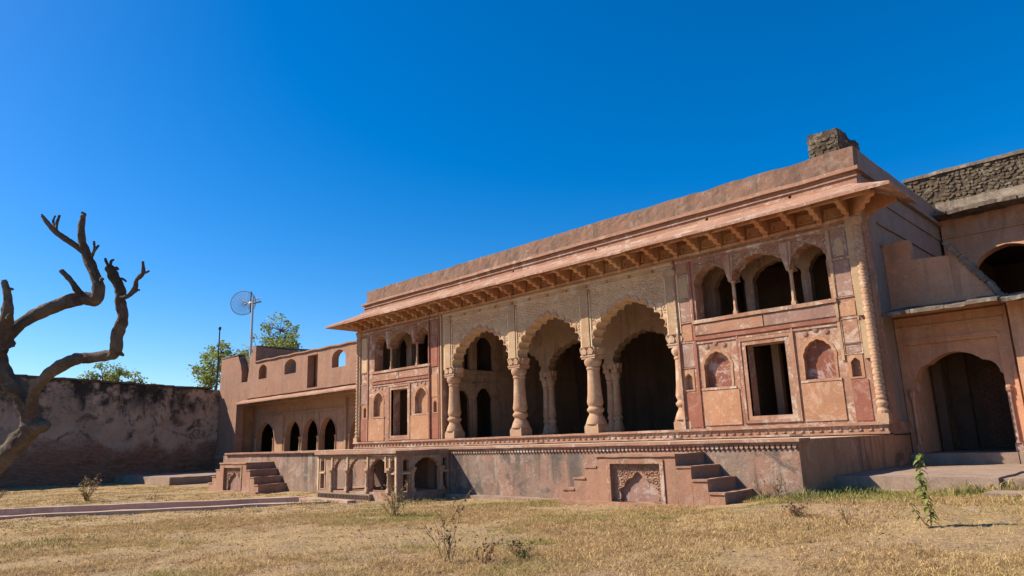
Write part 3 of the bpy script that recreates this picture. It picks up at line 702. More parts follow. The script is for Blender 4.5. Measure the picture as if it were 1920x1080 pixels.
MB().box(-8.62, -7.6, 24.0, 26.2, 7.1, 10.12, .1).build('core', 'mortar', TUR, rough=.03, freq=5)
MB().box(-8.60, -7.62, 24.02, 26.18, 10.1, 10.27, .12).build('coping', 'mortar', TUR, rough=.06, freq=2.5)
rubble(FX(23.985), -8.58, -7.64, 8.6, 10.05, .24, .17, TUR, 60, depth=.018, seed=3)
rubble(SX(-7.585), 24.05, 26.1, 8.6, 10.05, .24, .17, TUR, 90, depth=.018, seed=4)

# ------------------------------------------------------------------ terrace in front of the palace
TER = thing('terrace', 'long stained plaster terrace with a moulded edge below the palace arches', 'terrace', (-21, 15.5, -1.7))
YT = 15.5
MB().panel(FX(YT), rect(-35.898, -6.6, -2.2, -.27), [], 0, .5, back=False, rim=False).build('retaining_wall', 'plinth', TER)
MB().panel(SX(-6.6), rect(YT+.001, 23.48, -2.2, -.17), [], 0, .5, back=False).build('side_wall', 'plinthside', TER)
MB().box(-36.4, -35.9, YT, 21.9, -2.2, -.27).build('side_wall', 'plinth', TER)
MB().box(-35.9, -7.1, YT+.5, 21.9, -.6, -.172).build('paving', 'paving', TER)
MB().box(-36.0, -6.53, YT-.12, YT+.501, -.215, -.145, .5).build('edge_moulding', 'eave', TER, rough=.012)
MB().box(-36.0, -6.56, YT-.05, YT+.001, -.27, -.216, .6).build('edge_fillet', 'eave', TER, rough=.006)
MB().box(-18.3, -12.6, YT-.32, YT-.001, -2.2, -1.64, .2).build('skirting', 'platform', TER, rough=.025, freq=2)
dm = MB()
for x in np.arange(-18.3, -6.65, .125):
    dm.prism([(x-.045, -.27), (x+.045, -.27), (x+.04, -.33), (x, -.37), (x-.04, -.33)], FX(YT-.05), 0, .049)
dm.build('edge_tooth', 'frame', TER, kind='stuff')
# ------------------------------------------------------------------ the two small stairs
def stair(name, label, x0, x1, zt, zb, run, yf, root_x, mat='stair'):
    S = thing(name, label, 'stairs', (root_x, yf, zb), 'stairs against the terrace wall')
    nst = 4; rise = (zt-zb-.1)/nst
    nh = (x0+x1)/2
    # body: centre block pierced by the niche, steps left and right
    fw_ = (x1-x0)*.36
    fz = zt-.03
    MB().panel(FX(yf), rect(x0, x1, zb+.1, zt-.061), [rect(nh-fw_, nh+fw_, zb+.101, zt-.12)], 0, .3, back=False).build('front_wall', mat, S)
    MB().box(x0, x1, yf+.3, YT+.0-.003, zb+.1, zt-.061).build('core', mat, S)
    MB().box(x0-.02, x1+.02, yf-.035, YT-.003, zt-.06, zt, .15).build('top_slab', mat, S, rough=.012, freq=2.5)
    for s in (-1, 1):
        for k in range(1, nst):
            z1 = zt-rise*k; a = (x1 if s > 0 else x0)+s*run*(k-1); b = a+s*run
            MB().box(a+s*.002, b, yf+.004*k, YT-.003, zb+.1, z1-.04, .15).build('step', mat, S, rough=.008)
            MB().box(a+s*.002, b+s*.015, yf-.02, YT-.003, z1-.045, z1, .12).build('tread', mat, S, rough=.014, freq=3)
    MB().box(x0-run*3.1, x1+run*3.12, yf-.13, YT-.003, zb-.5, zb+.099, .5).build('footing', mat, S, rough=.01)
    # niche: red frame, carved slab with a cusped blind arch
    MB().panel(FX(yf), rect(nh-fw_, nh+fw_, zb+.1, zt-.12), [rect(nh-fw_+.1, nh+fw_-.1, zb+.101, zt-.22)], -.03, .12, back=False).build('niche_frame', 'pink', S)
    ah = arch_hole(nh-fw_*.66, nh+fw_*.66, zb+.1, zt-.95, zt-.42, 5, .05, .42)
    MB().panel(FX(yf+.1), rect(nh-fw_+.1, nh+fw_-.1, zb+.1, zt-.22), [ah], 0, .1, back=False).build('carved_slab', 'pav', S)
    MB().add([FX(yf+.19)(u, v, 0) for u, v in rect(nh-fw_+.05, nh+fw_-.05, zb+.1, zt-.3)], [(0, 1, 2, 3)]).build('niche_back', 'mauve', S)
    o = arch_hole(nh-fw_*.7, nh+fw_*.7, zb+.1, zt-.95, zt-.37, 0, 0, .42)
    carving(FX(yf+.1), lambda u, v: abs(u-nh) < fw_-.14 and zb+.15 < v < zt-.27 and not pinpoly((u, v), o), (nh-fw_, nh+fw_, zb+.2, zt-.22), .19, .045, -.003, 'niche_carving', 'pav', S, 5)
    return S
stair('stone_stairs', 'double flight of plastered steps around a carved niche, right of the colonnade', -11.2, -8.93, -.41, -1.62, .385, 14.2, -10.06)
stair('stone_stairs', 'smaller looking double flight of pink steps at the far left end of the terrace', -33.66, -30.9, -.57, -1.9, .41, 14.2, -32.28)
SL = MB().box(-8.1, -6.9, 13.3, 14.5, -1.75, -1.535, .2).build('paving_slab', 'platform', None, rough=.03)
tag(SL, 'pale flat slab on the grass at the foot of the right-hand stairs', 'stone slab')

# ------------------------------------------------------------------ arcaded pavilion against the terrace
PV = thing('arched_pavilion', 'low arcaded stone pavilion with slender columns built against the terrace wall', 'pavilion', (-20.9, 14.4, -1.6))
px0, px1, py0, py1, pzb, pzt = -23.3, -18.5, 13.4, YT-.003, -1.48, -.22
MB().box(px0-.08, px1+.1, py0-.13, py1, pzt-.05, pzt+.03, .3).build('roof_slab', 'pav', PV, rough=.008)
MB().box(px0-.03, px1+.05, py0-.06, py1, pzt-.12, pzt-.051, .5).build('cornice', 'pav', PV, rough=.006)
bm = MB()
for x in np.arange(px0, px1, .085): bm.box(x, x+.045, py0-.085, py0-.061, pzt-.115, pzt-.07)
bm.build('cornice_teeth', 'pav', PV, kind='stuff')
MB().box(px0-.02, px1+.02, py0-.04, py1, -2.2, pzb+.0, .5).build('floor', 'pav', PV, rough=.006)
MB().box(px0+.3, px1-1.3, py0-.17, py0-.041, -2.2, pzb-.07, .5).build('front_step', 'platform', PV, rough=.01)
lat = MB()
for x in np.arange(px0+.34, px1-1.35, .09): lat.box(x, x+.05, py0-.195, py0-.171, -1.7, -1.58)
lat.build('step_carving', 'dark', PV, kind='stuff')
MB().box(-22.95, px1-.05, py1-.06, py1-.004, pzb, pzt-.06).build('shade_back_panel', 'dark', PV)  # dark panel added over the terrace wall to deepen shade inside the arches
MB().box(px1-.5, px1-.2, py1-.5, py1-.062, pzb, pzt-.13).build('inner_pier', 'dark', PV)
def pav_front(fr, spans, narrow, lab, u0, u1):
    H = []
    for a, b in spans: H.append(arch_hole(a, b, pzb+.001, -.84, -.42, 9, .025, .14))
    for a, b in narrow:
        H.append(arch_hole(a, b, -.83, -.56, -.44, 3, .012, .2)); H.append(rect(a, b, pzb+.001, -.93))
    MB().panel(fr, rect(u0, u1, pzb, pzt-.12), H, 0, .13).build('arcade_wall', 'pav', PV)
    hh = [arch_hole(a-.03, b+.03, pzb, -.84, -.38, 0, 0, .14) for a, b in spans]
    carving(fr, lambda u, v: any(a-.06 < u < b+.06 for a, b in spans) and -.8 < v < -.37 and not any(pinpoly((u, v), h) for h in hh), (u0, u1, -.85, -.36), .15, .035, -.003, 'spandrel_carving', 'carve', PV, int(u0*3))
SP = [(-22.22, -21.42), (-21.24, -20.22), (-20.02, -19.0)]; NW = [(-23.1, -22.86), (-22.62, -22.38)][:1]+[(-18.84, -18.62)]
pav_front(FX(py0), SP, NW, 'front', px0, px1)
pav_front(SX(px1+.001), [(14.05, 15.1)], [(13.62, 13.86), (15.24, 15.42)], 'side', py0+.131, py1)
def pav_col(x, y):
    c = MB().box(x-.075, x+.075, y-.075, y+.075, pzb, pzb+.1).lathe(x, y, [(pzb+.1, .08), (pzb+.16, .055), (pzb+.24, .07), (pzb+.3, .055), (-1.0, .05), (-.95, .066), (-.9, .06), (-.84, .1), (-.8, .11)], 8, PI/8).build('column', 'coltan', PV, smooth=True, ang=.5)
    MB().box(x-.11, x+.11, y-.07, y+.07, -.8, -.72).build('capital', 'coltan', c)
for x in (-22.32, -21.33, -20.12, -18.92): pav_col(x, py0-.03)
for y in (13.98, 15.16): pav_col(px1+.03, y)
for x in (-21.4, -20.2): pav_col(x, 14.45)                     # inner row
MB().panel(FX(14.4), rect(-21.45, -20.15, -.9, pzt-.12), [arch_hole(-21.35, -20.25, -.899, -.82, -.47, 7, .025, .14)], 0, .12).build('inner_arcade', 'pav', PV)
for x in [a for a, b in SP]+[SP[-1][1]]:
    MB().box(x-.115, x-.055, py0-.05, py0-.001, -.86, pzt-.12).build('pilaster_strip', 'carve', PV)
for u0_, u1_ in ((px0, px0+.09), (px1-.09, px1)):
    MB().box(u0_, u1_, py0-.04, py0-.001, pzb, pzt-.12).build('corner_post', 'carve', PV)
for a, b in NW:
    MB().box(a-.05, b+.05, py0-.04, py0-.001, -.92, -.87).build('shelf', 'carve', PV)
    MB().panel(FX(py0-.02), rect(a-.06, b+.06, pzb+.02, -.38), [rect(a-.02, b+.02, pzb+.04, -.4)], 0, .019, back=False).build('niche_frame', 'carve', PV)
for a, b in ((13.62, 13.86), (15.24, 15.42)):
    MB().box(px1+.002, px1+.04, a-.05, b+.05, -.92, -.87).build('shelf', 'carve', PV)

# ------------------------------------------------------------------ left wing
LW = thing('gallery_wing', 'lower plastered wing with an arcaded verandah left of the palace', 'building wing', (-43, 22, -.3))
YL = 22.0; YA = 23.5; xl, xr = -53.0, -33.21
FL = FX(YL); FA = FX(YA)
wins = [arch_hole(-46.62, -45.42, 4.72, 5.25, 5.7, 0, 0, .1), arch_hole(-42.9, -41.36, 4.72, 5.2, 5.68, 0, 0, .1), rect(-39.9, -38.65, 3.62, 5.64), arch_hole(-37.0, -35.5, 4.6, 5.12, 5.64, 0, 0, .1)]
# upper parapet wall (right, lower) and the taller end on the left with its broken gap
up = [(-47.3, 3.3), (xr, 3.3), (xr, 5.86), (-47.3, 6.03)]
MB().panel(FL, up, wins, 0, .46).build('upper_wall', 'wing', LW)
tall = [(xl, 3.3), (-47.302, 3.3), (-47.302, 6.75), (-47.9, 6.7), (-48.1, 6.45), (-48.15, 5.6), (-48.35, 4.7), (-49.3, 4.72), (-49.35, 5.5), (-49.6, 6.1), (-49.95, 6.55), (-50.0, 6.68), (-51.3, 6.78), (-52.9, 6.86)]
MB().panel(FL, tall, [], 0, .46).build('upper_wall', 'wing', LW)
MB().box(-50.3, -47.6, YL+.461, YL+.95, 4.4, 6.6, .2).build('broken_masonry', 'stone2', LW, rough=.07)
MB().box(-47.25, xr, YL-.1, YL+.52, 5.9, 5.98, .5).build('coping', 'wing', LW, rough=.0)
LW_c = COL.objects[-1]
for v in LW_c.data.vertices: v.co.z += .12*(-40-v.co.x)/14+.02*math.sin(v.co.x*3)
MB().box(-52.9, -50.0, YL-.04, YL+.5, 6.76, 6.84, .4).build('coping', 'cornice', LW, rough=.02)
MB().panel(SX(-47.2), [(22.47, 3.4), (26.5, 3.4), (26.5, 6.95), (22.47, 7.08)], [], 0, .5).build('stair_head_wall', 'wing', LW)
MB().box(-47.75, -47.15, 22.001, 26.6, 7.09, 7.17, .5).build('coping', 'cornice', LW, rough=.02)
MB().box(-47.7, -47.2, YL+.002, 22.468, 6.03, 7.09).build('stair_head_wall', 'wing', LW)
MB().add([FL(u, v, .46) for u, v in rect(-46.8, -45.2, 4.6, 5.9)], [(0, 1, 2, 3)]).build('blocked_window', 'wingin', LW)
MB().add([FL(u, v, .6) for u, v in rect(-41.2, -38.4, 3.4, 5.8)], [(0, 1, 2, 3)]).box(-39.35, -39.1, YL+.47, YL+.59, 3.6, 5.7).build('doorway_back', 'wingin', LW)
# moulding and eave
MB().box(-48.2, xr, YL-.12, YL-.001, 3.48, 3.56, .5).build('moulding', 'wing', LW, rough=.014)
ev = MB(); N = 30
for i in range(N):
    a, b = -48.9+(xr+48.9)*i/N, -48.9+(xr+48.9)*(i+1)/N
    ev.add([(a, YL-.001, 3.42), (b, YL-.001, 3.42), (b, YL-.6, 3.17), (a, YL-.6, 3.17), (a, YL-.001, 3.32), (b, YL-.001, 3.32), (b, YL-.6, 3.09), (a, YL-.6, 3.09)], [(0, 1, 2, 3), (4, 5, 6, 7), (3, 2, 6, 7)])
ev.build('eave', 'eave', LW, rough=.018, freq=.8)
# lower storey: end pier, return, recessed arcade
MB().box(xl-.9, -51.2, YL, YL+.46, -2.2, 3.299).build('end_wall', 'wing', LW)
MB().box(xl-.9, xl-.002, YL+.02, YL+.46, 3.3, 4.5).build('end_wall', 'wing', LW)
MB().box(-51.2, -49.72, YL-.08, YL+.46, -2.2, 3.299, .5).build('pier', 'wing', LW, rough=.01)
MB().box(-50.9, -50.45, YL+.461, YA+.8, -.3, 3.299).build('return_wall', 'wingin', LW)
arc = [(-49.6, -46.98), (-45.3, -43.3), (-42.92, -41.0), (-40.76, -38.84), (-37.2, -34.9)]
H = [arch_hole(a, b, -.34, .72, 1.86, 0, 0, .14) for a, b in arc]
MB().panel(FA, rect(-50.449, xr, -.35, 3.299), H, 0, .34).build('arcade_wall', 'wingin', LW)
for (a, b), h in zip(arc, H):
    o = arch_curve((a+b)/2, .72, (b-a)/2+.07, 1.21, 0, 0, .14)
    MB().panel(FA, o+list(reversed(h[1:-1])), [], -.03, -.001, back=False).build('arch_band', 'wingin', LW)
    MB().panel(FA, rect(a-.16, b+.16, .8, 2.2), [rect(a-.11, b+.11, .79, 2.15)], -.02, -.001, back=False).build('panel_border', 'wingin', LW)
    for x in (a-.05, b+.05):
        c = MB().lathe(x, YA-.05, [(-.34, .11), (-.2, .11), (-.15, .075), (.55, .065), (.6, .09), (.72, .11)], 8, PI/8).build('arch_column', 'coltan', LW, smooth=True, ang=.5)
for a, b in ((-46.75, -45.55), (-38.6, -37.75)):
    MB().box(a, b, YA-.1, YA-.001, -.34, 2.3, .5).build('pilaster', 'wingin', LW, rough=.006)
MB().box(-37.7, -37.5, YA-.16, YA-.001, -.34, 2.9).prism([(-37.75, 2.2), (-37.45, 2.2), (-37.6, 2.95)], FX(YA-.19), 0, .03).build('pilaster', 'coltan', LW)
MB().box(-50.4, xr, YA-.06, YA-.001, 2.33, 2.41, .6).box(-50.4, xr, YA-.14, YA-.001, 2.95, 3.05, .6).build('string_course', 'wingin', LW, rough=.01)
MB().box(-53, xr, YL-.1, 29.9, -.6, -.35).build('floor', 'platform', LW)
MB().box(-51.2, xr, YL-.02, YL+.3, -2.2, -.602).build('plinth', 'plinth', LW)
MB().box(xl, xr, YL+.47, 30, 3.05, 3.28).build('roof', 'inner', LW)
MB().box(xl, xr, 29.9, 30.4, -2.2, 3.3).build('back_wall', 'dark', LW)
MB().box(xl, xl+.4, YL+.47, 29.9, -2.2, 3.04).build('end_wall', 'dark', LW)

# ------------------------------------------------------------------ boundary wall and the ledge at its foot
BW = thing('boundary_wall', 'tall black-stained boundary wall with bare brick low down at the left', 'wall', (-53.5, 6, -1.8))
ny2, nz2 = 420, 90
yy = np.linspace(-26, 21.99, ny2); tz = np.linspace(0, 1, nz2)
YYg, TT = np.meshgrid(yy, tz, indexing='ij')
ztop = np.interp(yy, [-26, 8, 22], [5.3, 4.98, 4.42])+(fbm(yy, yy*0, .8, 5)-.5)*.10
ZZ = -2.4+TT*(ztop[:, None]+2.4)
er = fbm(YYg, ZZ, .35, 21, 5); er2 = fbm(YYg, ZZ*1.0, 1.6, 33, 4); er3 = fbm(YYg*.5, ZZ*6, 1.3, 41, 3)
low = np.clip((-.2+er*4.2-1.9-ZZ)/1.0, 0, 1)
dep = -(low*(.10+.16*er3)+np.clip(er2-.52, 0, 1)*.35+(er-.5)*.25)
dep -= np.clip((TT-.985)/.015, 0, 1)*.05
XXg = -53.0+dep
idx = np.arange(ny2*nz2).reshape(ny2, nz2)
fcs = np.stack([idx[:-1, :-1].ravel(), idx[1:, :-1].ravel(), idx[1:, 1:].ravel(), idx[:-1, 1:].ravel()], 1).tolist()
mb = MB(); mb.add(np.stack([XXg.ravel(), YYg.ravel(), ZZ.ravel()], 1).tolist(), fcs)
tl = [(XXg[i, -1], yy[i], ztop[i]) for i in range(ny2)]+[(-54.1, yy[i], ztop[i]+.02) for i in range(ny2)]
mb.add(tl, [(i, i+1, ny2+i+1, ny2+i) for i in range(ny2-1)])
mb.add([(-54.1, -26, -2.4), (-54.1, 21.99, -2.4), (-54.1, 21.99, 4.44), (-54.1, -26, 5.3)], [(0, 1, 2, 3)])
mb.build('wall_face', 'boundary', BW, smooth=True, ang=1.0)
cp = MB()
for i in range(0, ny2-6, 6):
    a, b = yy[i], yy[i+6]-.01; z = float(ztop[i:i+6].mean())
    cp.box(-54.2, -52.86, a, b, z+.0, z+.13)
cp.build('coping', 'dark', BW, rough=.04, freq=1.7, kind='stuff')
LG = MB().box(-52.6, -42.8, 15.2, 21.8, -2.2, -1.42, .35).build('stone_ledge', 'platform', None, rough=.035)
tag(LG, 'low flat plastered ledge at the foot of the dark boundary wall', 'ledge')

# ------------------------------------------------------------------ right wing
RW = thing('entrance_wing', 'shaded ochre-red wing with a big multifoil doorway right of the palace', 'building wing', (-3, 22.6, -.9))
YR = 23.5; FR = FX(YR)
def multifoil(c, zs, hw, rise):
    """five big lobes"""
    out = []
    P = [(-1, 0), (-.93, .42), (-.60, .78), (.60, .78), (.93, .42), (1, 0)]
    B = [.10, .10, .27, .10, .10]
    for k in range(5):
        (x0, y0), (x1, y1) = P[k], P[k+1]; mx, my = (x0+x1)/2, (y0+y1)/2; nx, ny = -(y1-y0), (x1-x0); L = math.hypot(nx, ny); nx, ny = nx/L, ny/L
        for i in range(9 if k != 2 else 17):
            t = i/(8 if k != 2 else 16); q = math.sin(PI*t)**.8
            out.append((c+hw*(x0+(x1-x0)*t+nx*q*B[k]), zs+rise*(y0+(y1-y0)*t+ny*q*B[k])))
    cl = [out[0]]
    for p in out[1:]:
        if math.hypot(p[0]-cl[-1][0], p[1]-cl[-1][1]) > 1e-4: cl.append(p)
    return cl
dc, dhw = -5.15, 1.145
door = [(dc-dhw, -.75)]+multifoil(dc, .99, dhw, 1.10)+[(dc+dhw, -.75)]
door2 = [(u+4.3, v) for u, v in door]
MB().panel(FR, rect(-6.59, 9, -2.2, 3.5), [door, door2], .13, .65).build('front_wall', 'right', RW)
for o_ in (0, 4.3):
    fr_out = rect(-6.58+o_, -3.77+o_, -.77, 3.28)
    MB().panel(FR, fr_out, [[(-6.44+o_, 2.45), (-6.44+o_, -.765), (-4.0+o_, -.765), (-4.0+o_, 2.45)]], 0, .129, back=False).build('doorway_surround', 'right', RW)
    MB().box(-6.5+o_, -3.95+o_, YR-.035, YR-.001, 2.52, 2.6, .5).box(-6.57+o_, -3.78+o_, YR-.05, YR-.001, 2.91, 2.99, .5).build('moulding', 'right', RW, rough=.008)
    for x in (-6.37+o_, -3.93+o_):
        c = MB().box(x-.09, x+.09, YR-.06, YR+.05, -.74, -.5).lathe(x, YR-.02, [(-.5, .08), (-.42, .055), (.7, .045), (.78, .07), (.86, .055)], 8, PI/8).build('door_column', 'mauve' if x > -4 else 'right', RW, smooth=True, ang=.5)
        MB().lathe(x, YR-.02, [(.86, .055), (.93, .10), (1.02, .10), (1.08, .07)], 8, PI/8).build('capital', 'frame' if x > -4 else 'right', c)
# projecting pilasters right of the doorway (the dark slot is the gap between them)
MB().box(-3.56, -2.4, YR-.5, YR-.002, -1.04, 3.3, .5).build('buttress', 'right', RW, rough=.01)
MB().box(-3.76, -3.67, YR-.1, YR-.002, -.77, 3.28, .5).build('pier_strip', 'right', RW, rough=.008)
MB().box(-3.9, -3.6, YR-.46, YR-.06, -1.06, -.73, .2).build('kerb_block', 'platform', RW, rough=.01)
MB().box(-6.57, -3.95, YR-.34, YR+.62, -1.06, -.745, .4).build('door_step', 'platform', RW, rough=.012)
# stone eave
R_ = random.Random(5)
x = -6.45
while x < 8.9:
    L = R_.uniform(.5, .9); z = R_.uniform(-.02, .02); q = R_.uniform(-.06, .06); N_ = 5
    prof = [(21.93+q+(23.6-21.93-q)*i/8, 3.19+z+.32*i/8) for i in range(9)]
    m = MB(); xs_ = np.linspace(x, x+L-.014, N_)
    for t_ in (0, .1): m.add([(X_, y_, z_+t_) for X_ in xs_ for y_, z_ in prof], [(a*9+b, a*9+b+1, a*9+b+10, a*9+b+9) for a in range(N_-1) for b in range(8)])
    m.add([(X_, prof[0][0], prof[0][1]+t_) for X_ in xs_ for t_ in (0, .1)], [(a*2, a*2+1, a*2+3, a*2+2) for a in range(N_-1)])
    for X_ in (xs_[0], xs_[-1]): m.add([(X_, y_, z_+t_) for y_, z_ in prof for t_ in (0, .1)], [(b*2, b*2+1, b*2+3, b*2+2) for b in range(8)])
    m.build('eave_slab', 'cornice', RW, rough=.035, freq=2.2); x += L
MB().box(-6.59, 9, YR-.12, YR-.001, 3.34, 3.42).build('eave_fillet', 'right', RW)
MB().box(-6.59, 9, YR+.61, 30.9, 3.1, 3.49).build('roof', 'inner', RW)
# interior: floor, ceiling piece, brick back wall, pier, side wall
MB().box(-6.59, 9, YR+.625, 30.9, -1.2, -.75).build('floor', 'platform', RW)
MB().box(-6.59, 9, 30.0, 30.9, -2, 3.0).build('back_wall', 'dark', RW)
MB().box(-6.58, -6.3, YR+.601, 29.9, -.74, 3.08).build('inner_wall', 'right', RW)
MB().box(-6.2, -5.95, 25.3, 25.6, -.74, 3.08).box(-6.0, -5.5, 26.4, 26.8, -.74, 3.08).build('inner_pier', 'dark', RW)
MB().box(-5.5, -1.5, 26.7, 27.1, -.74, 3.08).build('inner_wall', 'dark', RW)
R_ = random.Random(11); bs = []
for k in range(3):
    o = MB().box(-.12, .12, -.03, .02, -.034, .034).build('brick', 'brick', None, rough=.008, freq=9+k*3); bs.append(o.data); bpy.data.objects.remove(o)
for r in range(30):
    for c in range(9):
        x = -5.0+c*.262+(r % 2)*.13; z = -.62+r*.085
        inst(R_.choice(bs), 'brick', RW, (x-.25, 26.68-R_.uniform(0, .025), z))
# stepped roof wall and sloping stair wall
YW = 23.52; FW = FX(YW)
MB().panel(FW, [(-6.59, 3.45), (-4.83, 3.45), (-4.83, 4.99), (-5.84, 5.06), (-5.84, 5.7), (-6.59, 5.69)], [], 0, .4).build('stepped_wall', 'right', RW)
MB().panel(FW, [(-4.828, 3.45), (-3.78, 3.45), (-4.62, 5.08), (-4.83, 5.26), (-4.828, 4.9)], [], 0.02, .42).build('sloping_wall', 'right', RW)
for k in range(15):                                         # rubble coping down the slope
    t = k/14; x = -4.85+(1.13)*t; z = 5.34-(1.77)*t
    hl_ = R_.uniform(.05, .085); o = MB().box(-hl_, hl_, -.07, .44, -.07, .07, .07).build('coping_stone', 'cornice', RW, rough=.03, freq=9+k)
    o.matrix_parent_inverse = Matrix.Translation(-RW.location)
    o.location = (x, YW, z); o.rotation_euler = (R_.uniform(-.12, .12), 1.0+R_.uniform(-.3, .3), R_.uniform(-.12, .12))

# ------------------------------------------------------------------ rear gallery behind the right wing
RG = thing('rear_gallery', 'upper gallery with a wide dark arch under a rubble stone parapet, behind the right wing', 'building', (0, 31, 3.3))
YG = 31.0; FG = FX(YG)
ga = [arch_hole(c-1.25, c+1.25, 4.2, 5.4, 6.62, 0, 0, .06) for c in (-4.45, -.9, 2.7, 6.3)]
MB().panel(FG, rect(-6.48, 11, 3.0, 8.0), ga, 0, .6).build('gallery_wall', 'right', RG)
MB().box(-6.95, 11, YG+9, YG+9.4, 3.0, 8.0).build('back_wall', 'dark', RG)
MB().box(-6.9, -6.47, YG+.602, YG+9.1, 2.9, 8.05).build('end_wall', 'dark', RG)
MB().box(-6.48, 11, YG+.6, YG+9, 7.5, 8.0).build('roof', 'dark', RG)
MB().box(-6.48, 11, YG+.6, YG+9, 3.0, 3.3).build('floor', 'dark', RG)
MB().box(-6.48, 11, YG-.06, YG-.001, 7.22, 7.3, .8).build('string_course', 'right', RG, rough=.01)
x = -6.47
while x < 10.8:                                             # broken eave slabs
    L = R_.uniform(.45, .85); MB().box(x, x+L-.015, YG-.9-R_.uniform(0, .15), YG+.2, 7.98+R_.uniform(-.02, .02), 8.12, .16).build('eave_slab', 'cornice', RG, rough=.035, freq=2.4); x += L
MB().box(-6.47, 11, YG-.28, YG+.3, 8.14, 8.38, .6).build('moulding', 'ledge', RG, rough=.02)
MB().box(-6.47, 11, YG-.2, YG+.3, 8.4, 8.66, .6).build('moulding', 'ledge', RG, rough=.02)
MB().box(-7.6, 11, YG+.5, YG+1.1, 8.0, 10.08, .12).build('parapet_core', 'mortar', RG, rough=.03, freq=5)
rubble(FX(YG+.475), -7.5, -2.8, 8.66, 10.03, .22, .15, RG, 280, seed=8, depth=.02)
x = -7.65
while x < 10.8:
    L = R_.uniform(.6, 1.1); MB().box(x, x+L-.012, YG+.4, YG+1.15, 10.06, 10.2, .2).build('coping', 'cornice', RG, rough=.03, freq=2); x += L

# ------------------------------------------------------------------ platform before the doorway
PF = thing('entrance_platform', 'low plastered platform in front of the shaded multifoil doorway', 'platform', (-2, 19.8, -1.3))
MB().box(-6.59, -3.35, 17.25, 23.48, -2, -1.05, .3).build('platform_slab', 'platform', PF, rough=.02)
MB().box(-3.345, 9, 17.5, 23.48, -2, -1.09, .3).build('platform_slab', 'platform', PF, rough=.025)
MB().box(-5.75, -4.2, 16.8, 17.24, -2, -1.315, .2).build('footing', 'platform', PF, rough=.02)
S2 = MB().box(-3.3, -1.0, 15.6, 16.6, -1.6, -1.22, .2).build('paving_slab', 'platform', None, rough=.03)
tag(S2, 'pale slab half buried in grass at the right edge below the platform', 'stone slab')

# ------------------------------------------------------------------ water channel
CH = thing('water_channel', 'dry stone garden channel running from the pavilion across the grass', 'water channel', (-24, 8, -1.75))
def kerb(name, a0, a1, b0, b1, zt0, zt1, depth, n=26, mat='channel'):
    """long kerb between two edges a0-a1 and b0-b1"""
    A0, A1, B0, B1 = map(Vector, (a0, a1, b0, b1)); m = MB(); vs = []; fs = []
    for i in range(n+1):
        t = i/n; a = A0.lerp(A1, t); b = B0.lerp(B1, t); z = zt0+(zt1-zt0)*t
        vs += [(a.x, a.y, z-depth), (a.x, a.y, z), (b.x, b.y, z), (b.x, b.y, z-depth)]
    for i in range(n):
        for k in range(3): fs.append((i*4+k, i*4+4+k, i*4+5+k, i*4+1+k))
    fs += [(0, 1, 2, 3), (n*4+3, n*4+2, n*4+1, n*4)]
    m.add(vs, fs); return m.build(name, mat, CH, rough=.02, freq=1.1)
f0, f1 = Vector((-34.6, -4.0)), Vector((-22.5, 12.5))       # far edge, from beyond the frame to the pavilion
n0, n1 = Vector((-30.9, -4.0)), Vector((-20.35, 12.1))
dirn = (f1-f0).normalized(); prp = Vector((dirn.y, -dirn.x))
kerb('kerb', f0-prp*.34, f1-prp*.34, f0, f1, -1.58, -1.64, .5)
kerb('kerb', n0, n1, n0+prp*.42, n1+prp*.42, -1.60, -1.655, .5)
kerb('channel_bed', f0-prp*.02, f1-prp*.02, n0+prp*.02, n1+prp*.02, -1.86, -1.88, .2)
MB().box(-23.2, -19.6, 12.3, 12.62, -2.1, -1.655, .3).build('cross_kerb', 'channel', CH, rough=.015)
# ------------------------------------------------------------------ plants
def tinted(name, V, F, C, mat, parent=None, kind=None, smooth=False):
    """mesh with one colour per face ('tint')"""
    me = bpy.data.meshes.new(name)
    me.from_pydata(V, [], F) if isinstance(V, list) else None
    a = me.color_attributes.new('tint', 'FLOAT_COLOR', 'CORNER')
    cols = np.ones((len(me.loops), 4), np.float32); k = np.zeros(len(me.polygons), np.int32); me.polygons.foreach_get('loop_total', k)
    cols[:, :3] = np.repeat(np.asarray(C, np.float32), k, axis=0)
    a.data.foreach_set('color', cols.ravel())
    return obj(name, me, M[mat], parent, kind=kind)

def on_excluded(x, y):
    """places without grass: channel, stairs footing, platform, slabs, pavilion"""
    bad = (y > 15.4) & (x < -6.55)
    bad |= (x > -6.6) & (y > 17.2)
    bad |= (x > -12.5) & (x < -7.7) & (y > 14.05)
    bad |= (x > -35.3) & (x < -29.5) & (y > 14.05)
    bad |= (x > -23.5) & (x < -18.4) & (y > 13.15)
    bad |= (x > -8.1) & (x < -6.9) & (y > 13.3) & (y < 14.5)
    bad |= (x > -3.3) & (x < -1.0) & (y > 15.6) & (y < 16.6)
    # channel strip
    t = (y+4.0)/16.5
    xf = -34.6+12.1*t-.36; xn = -30.9+10.55*t+.45
    bad |= (x > xf) & (x < xn) & (y < 12.6)
    return bad
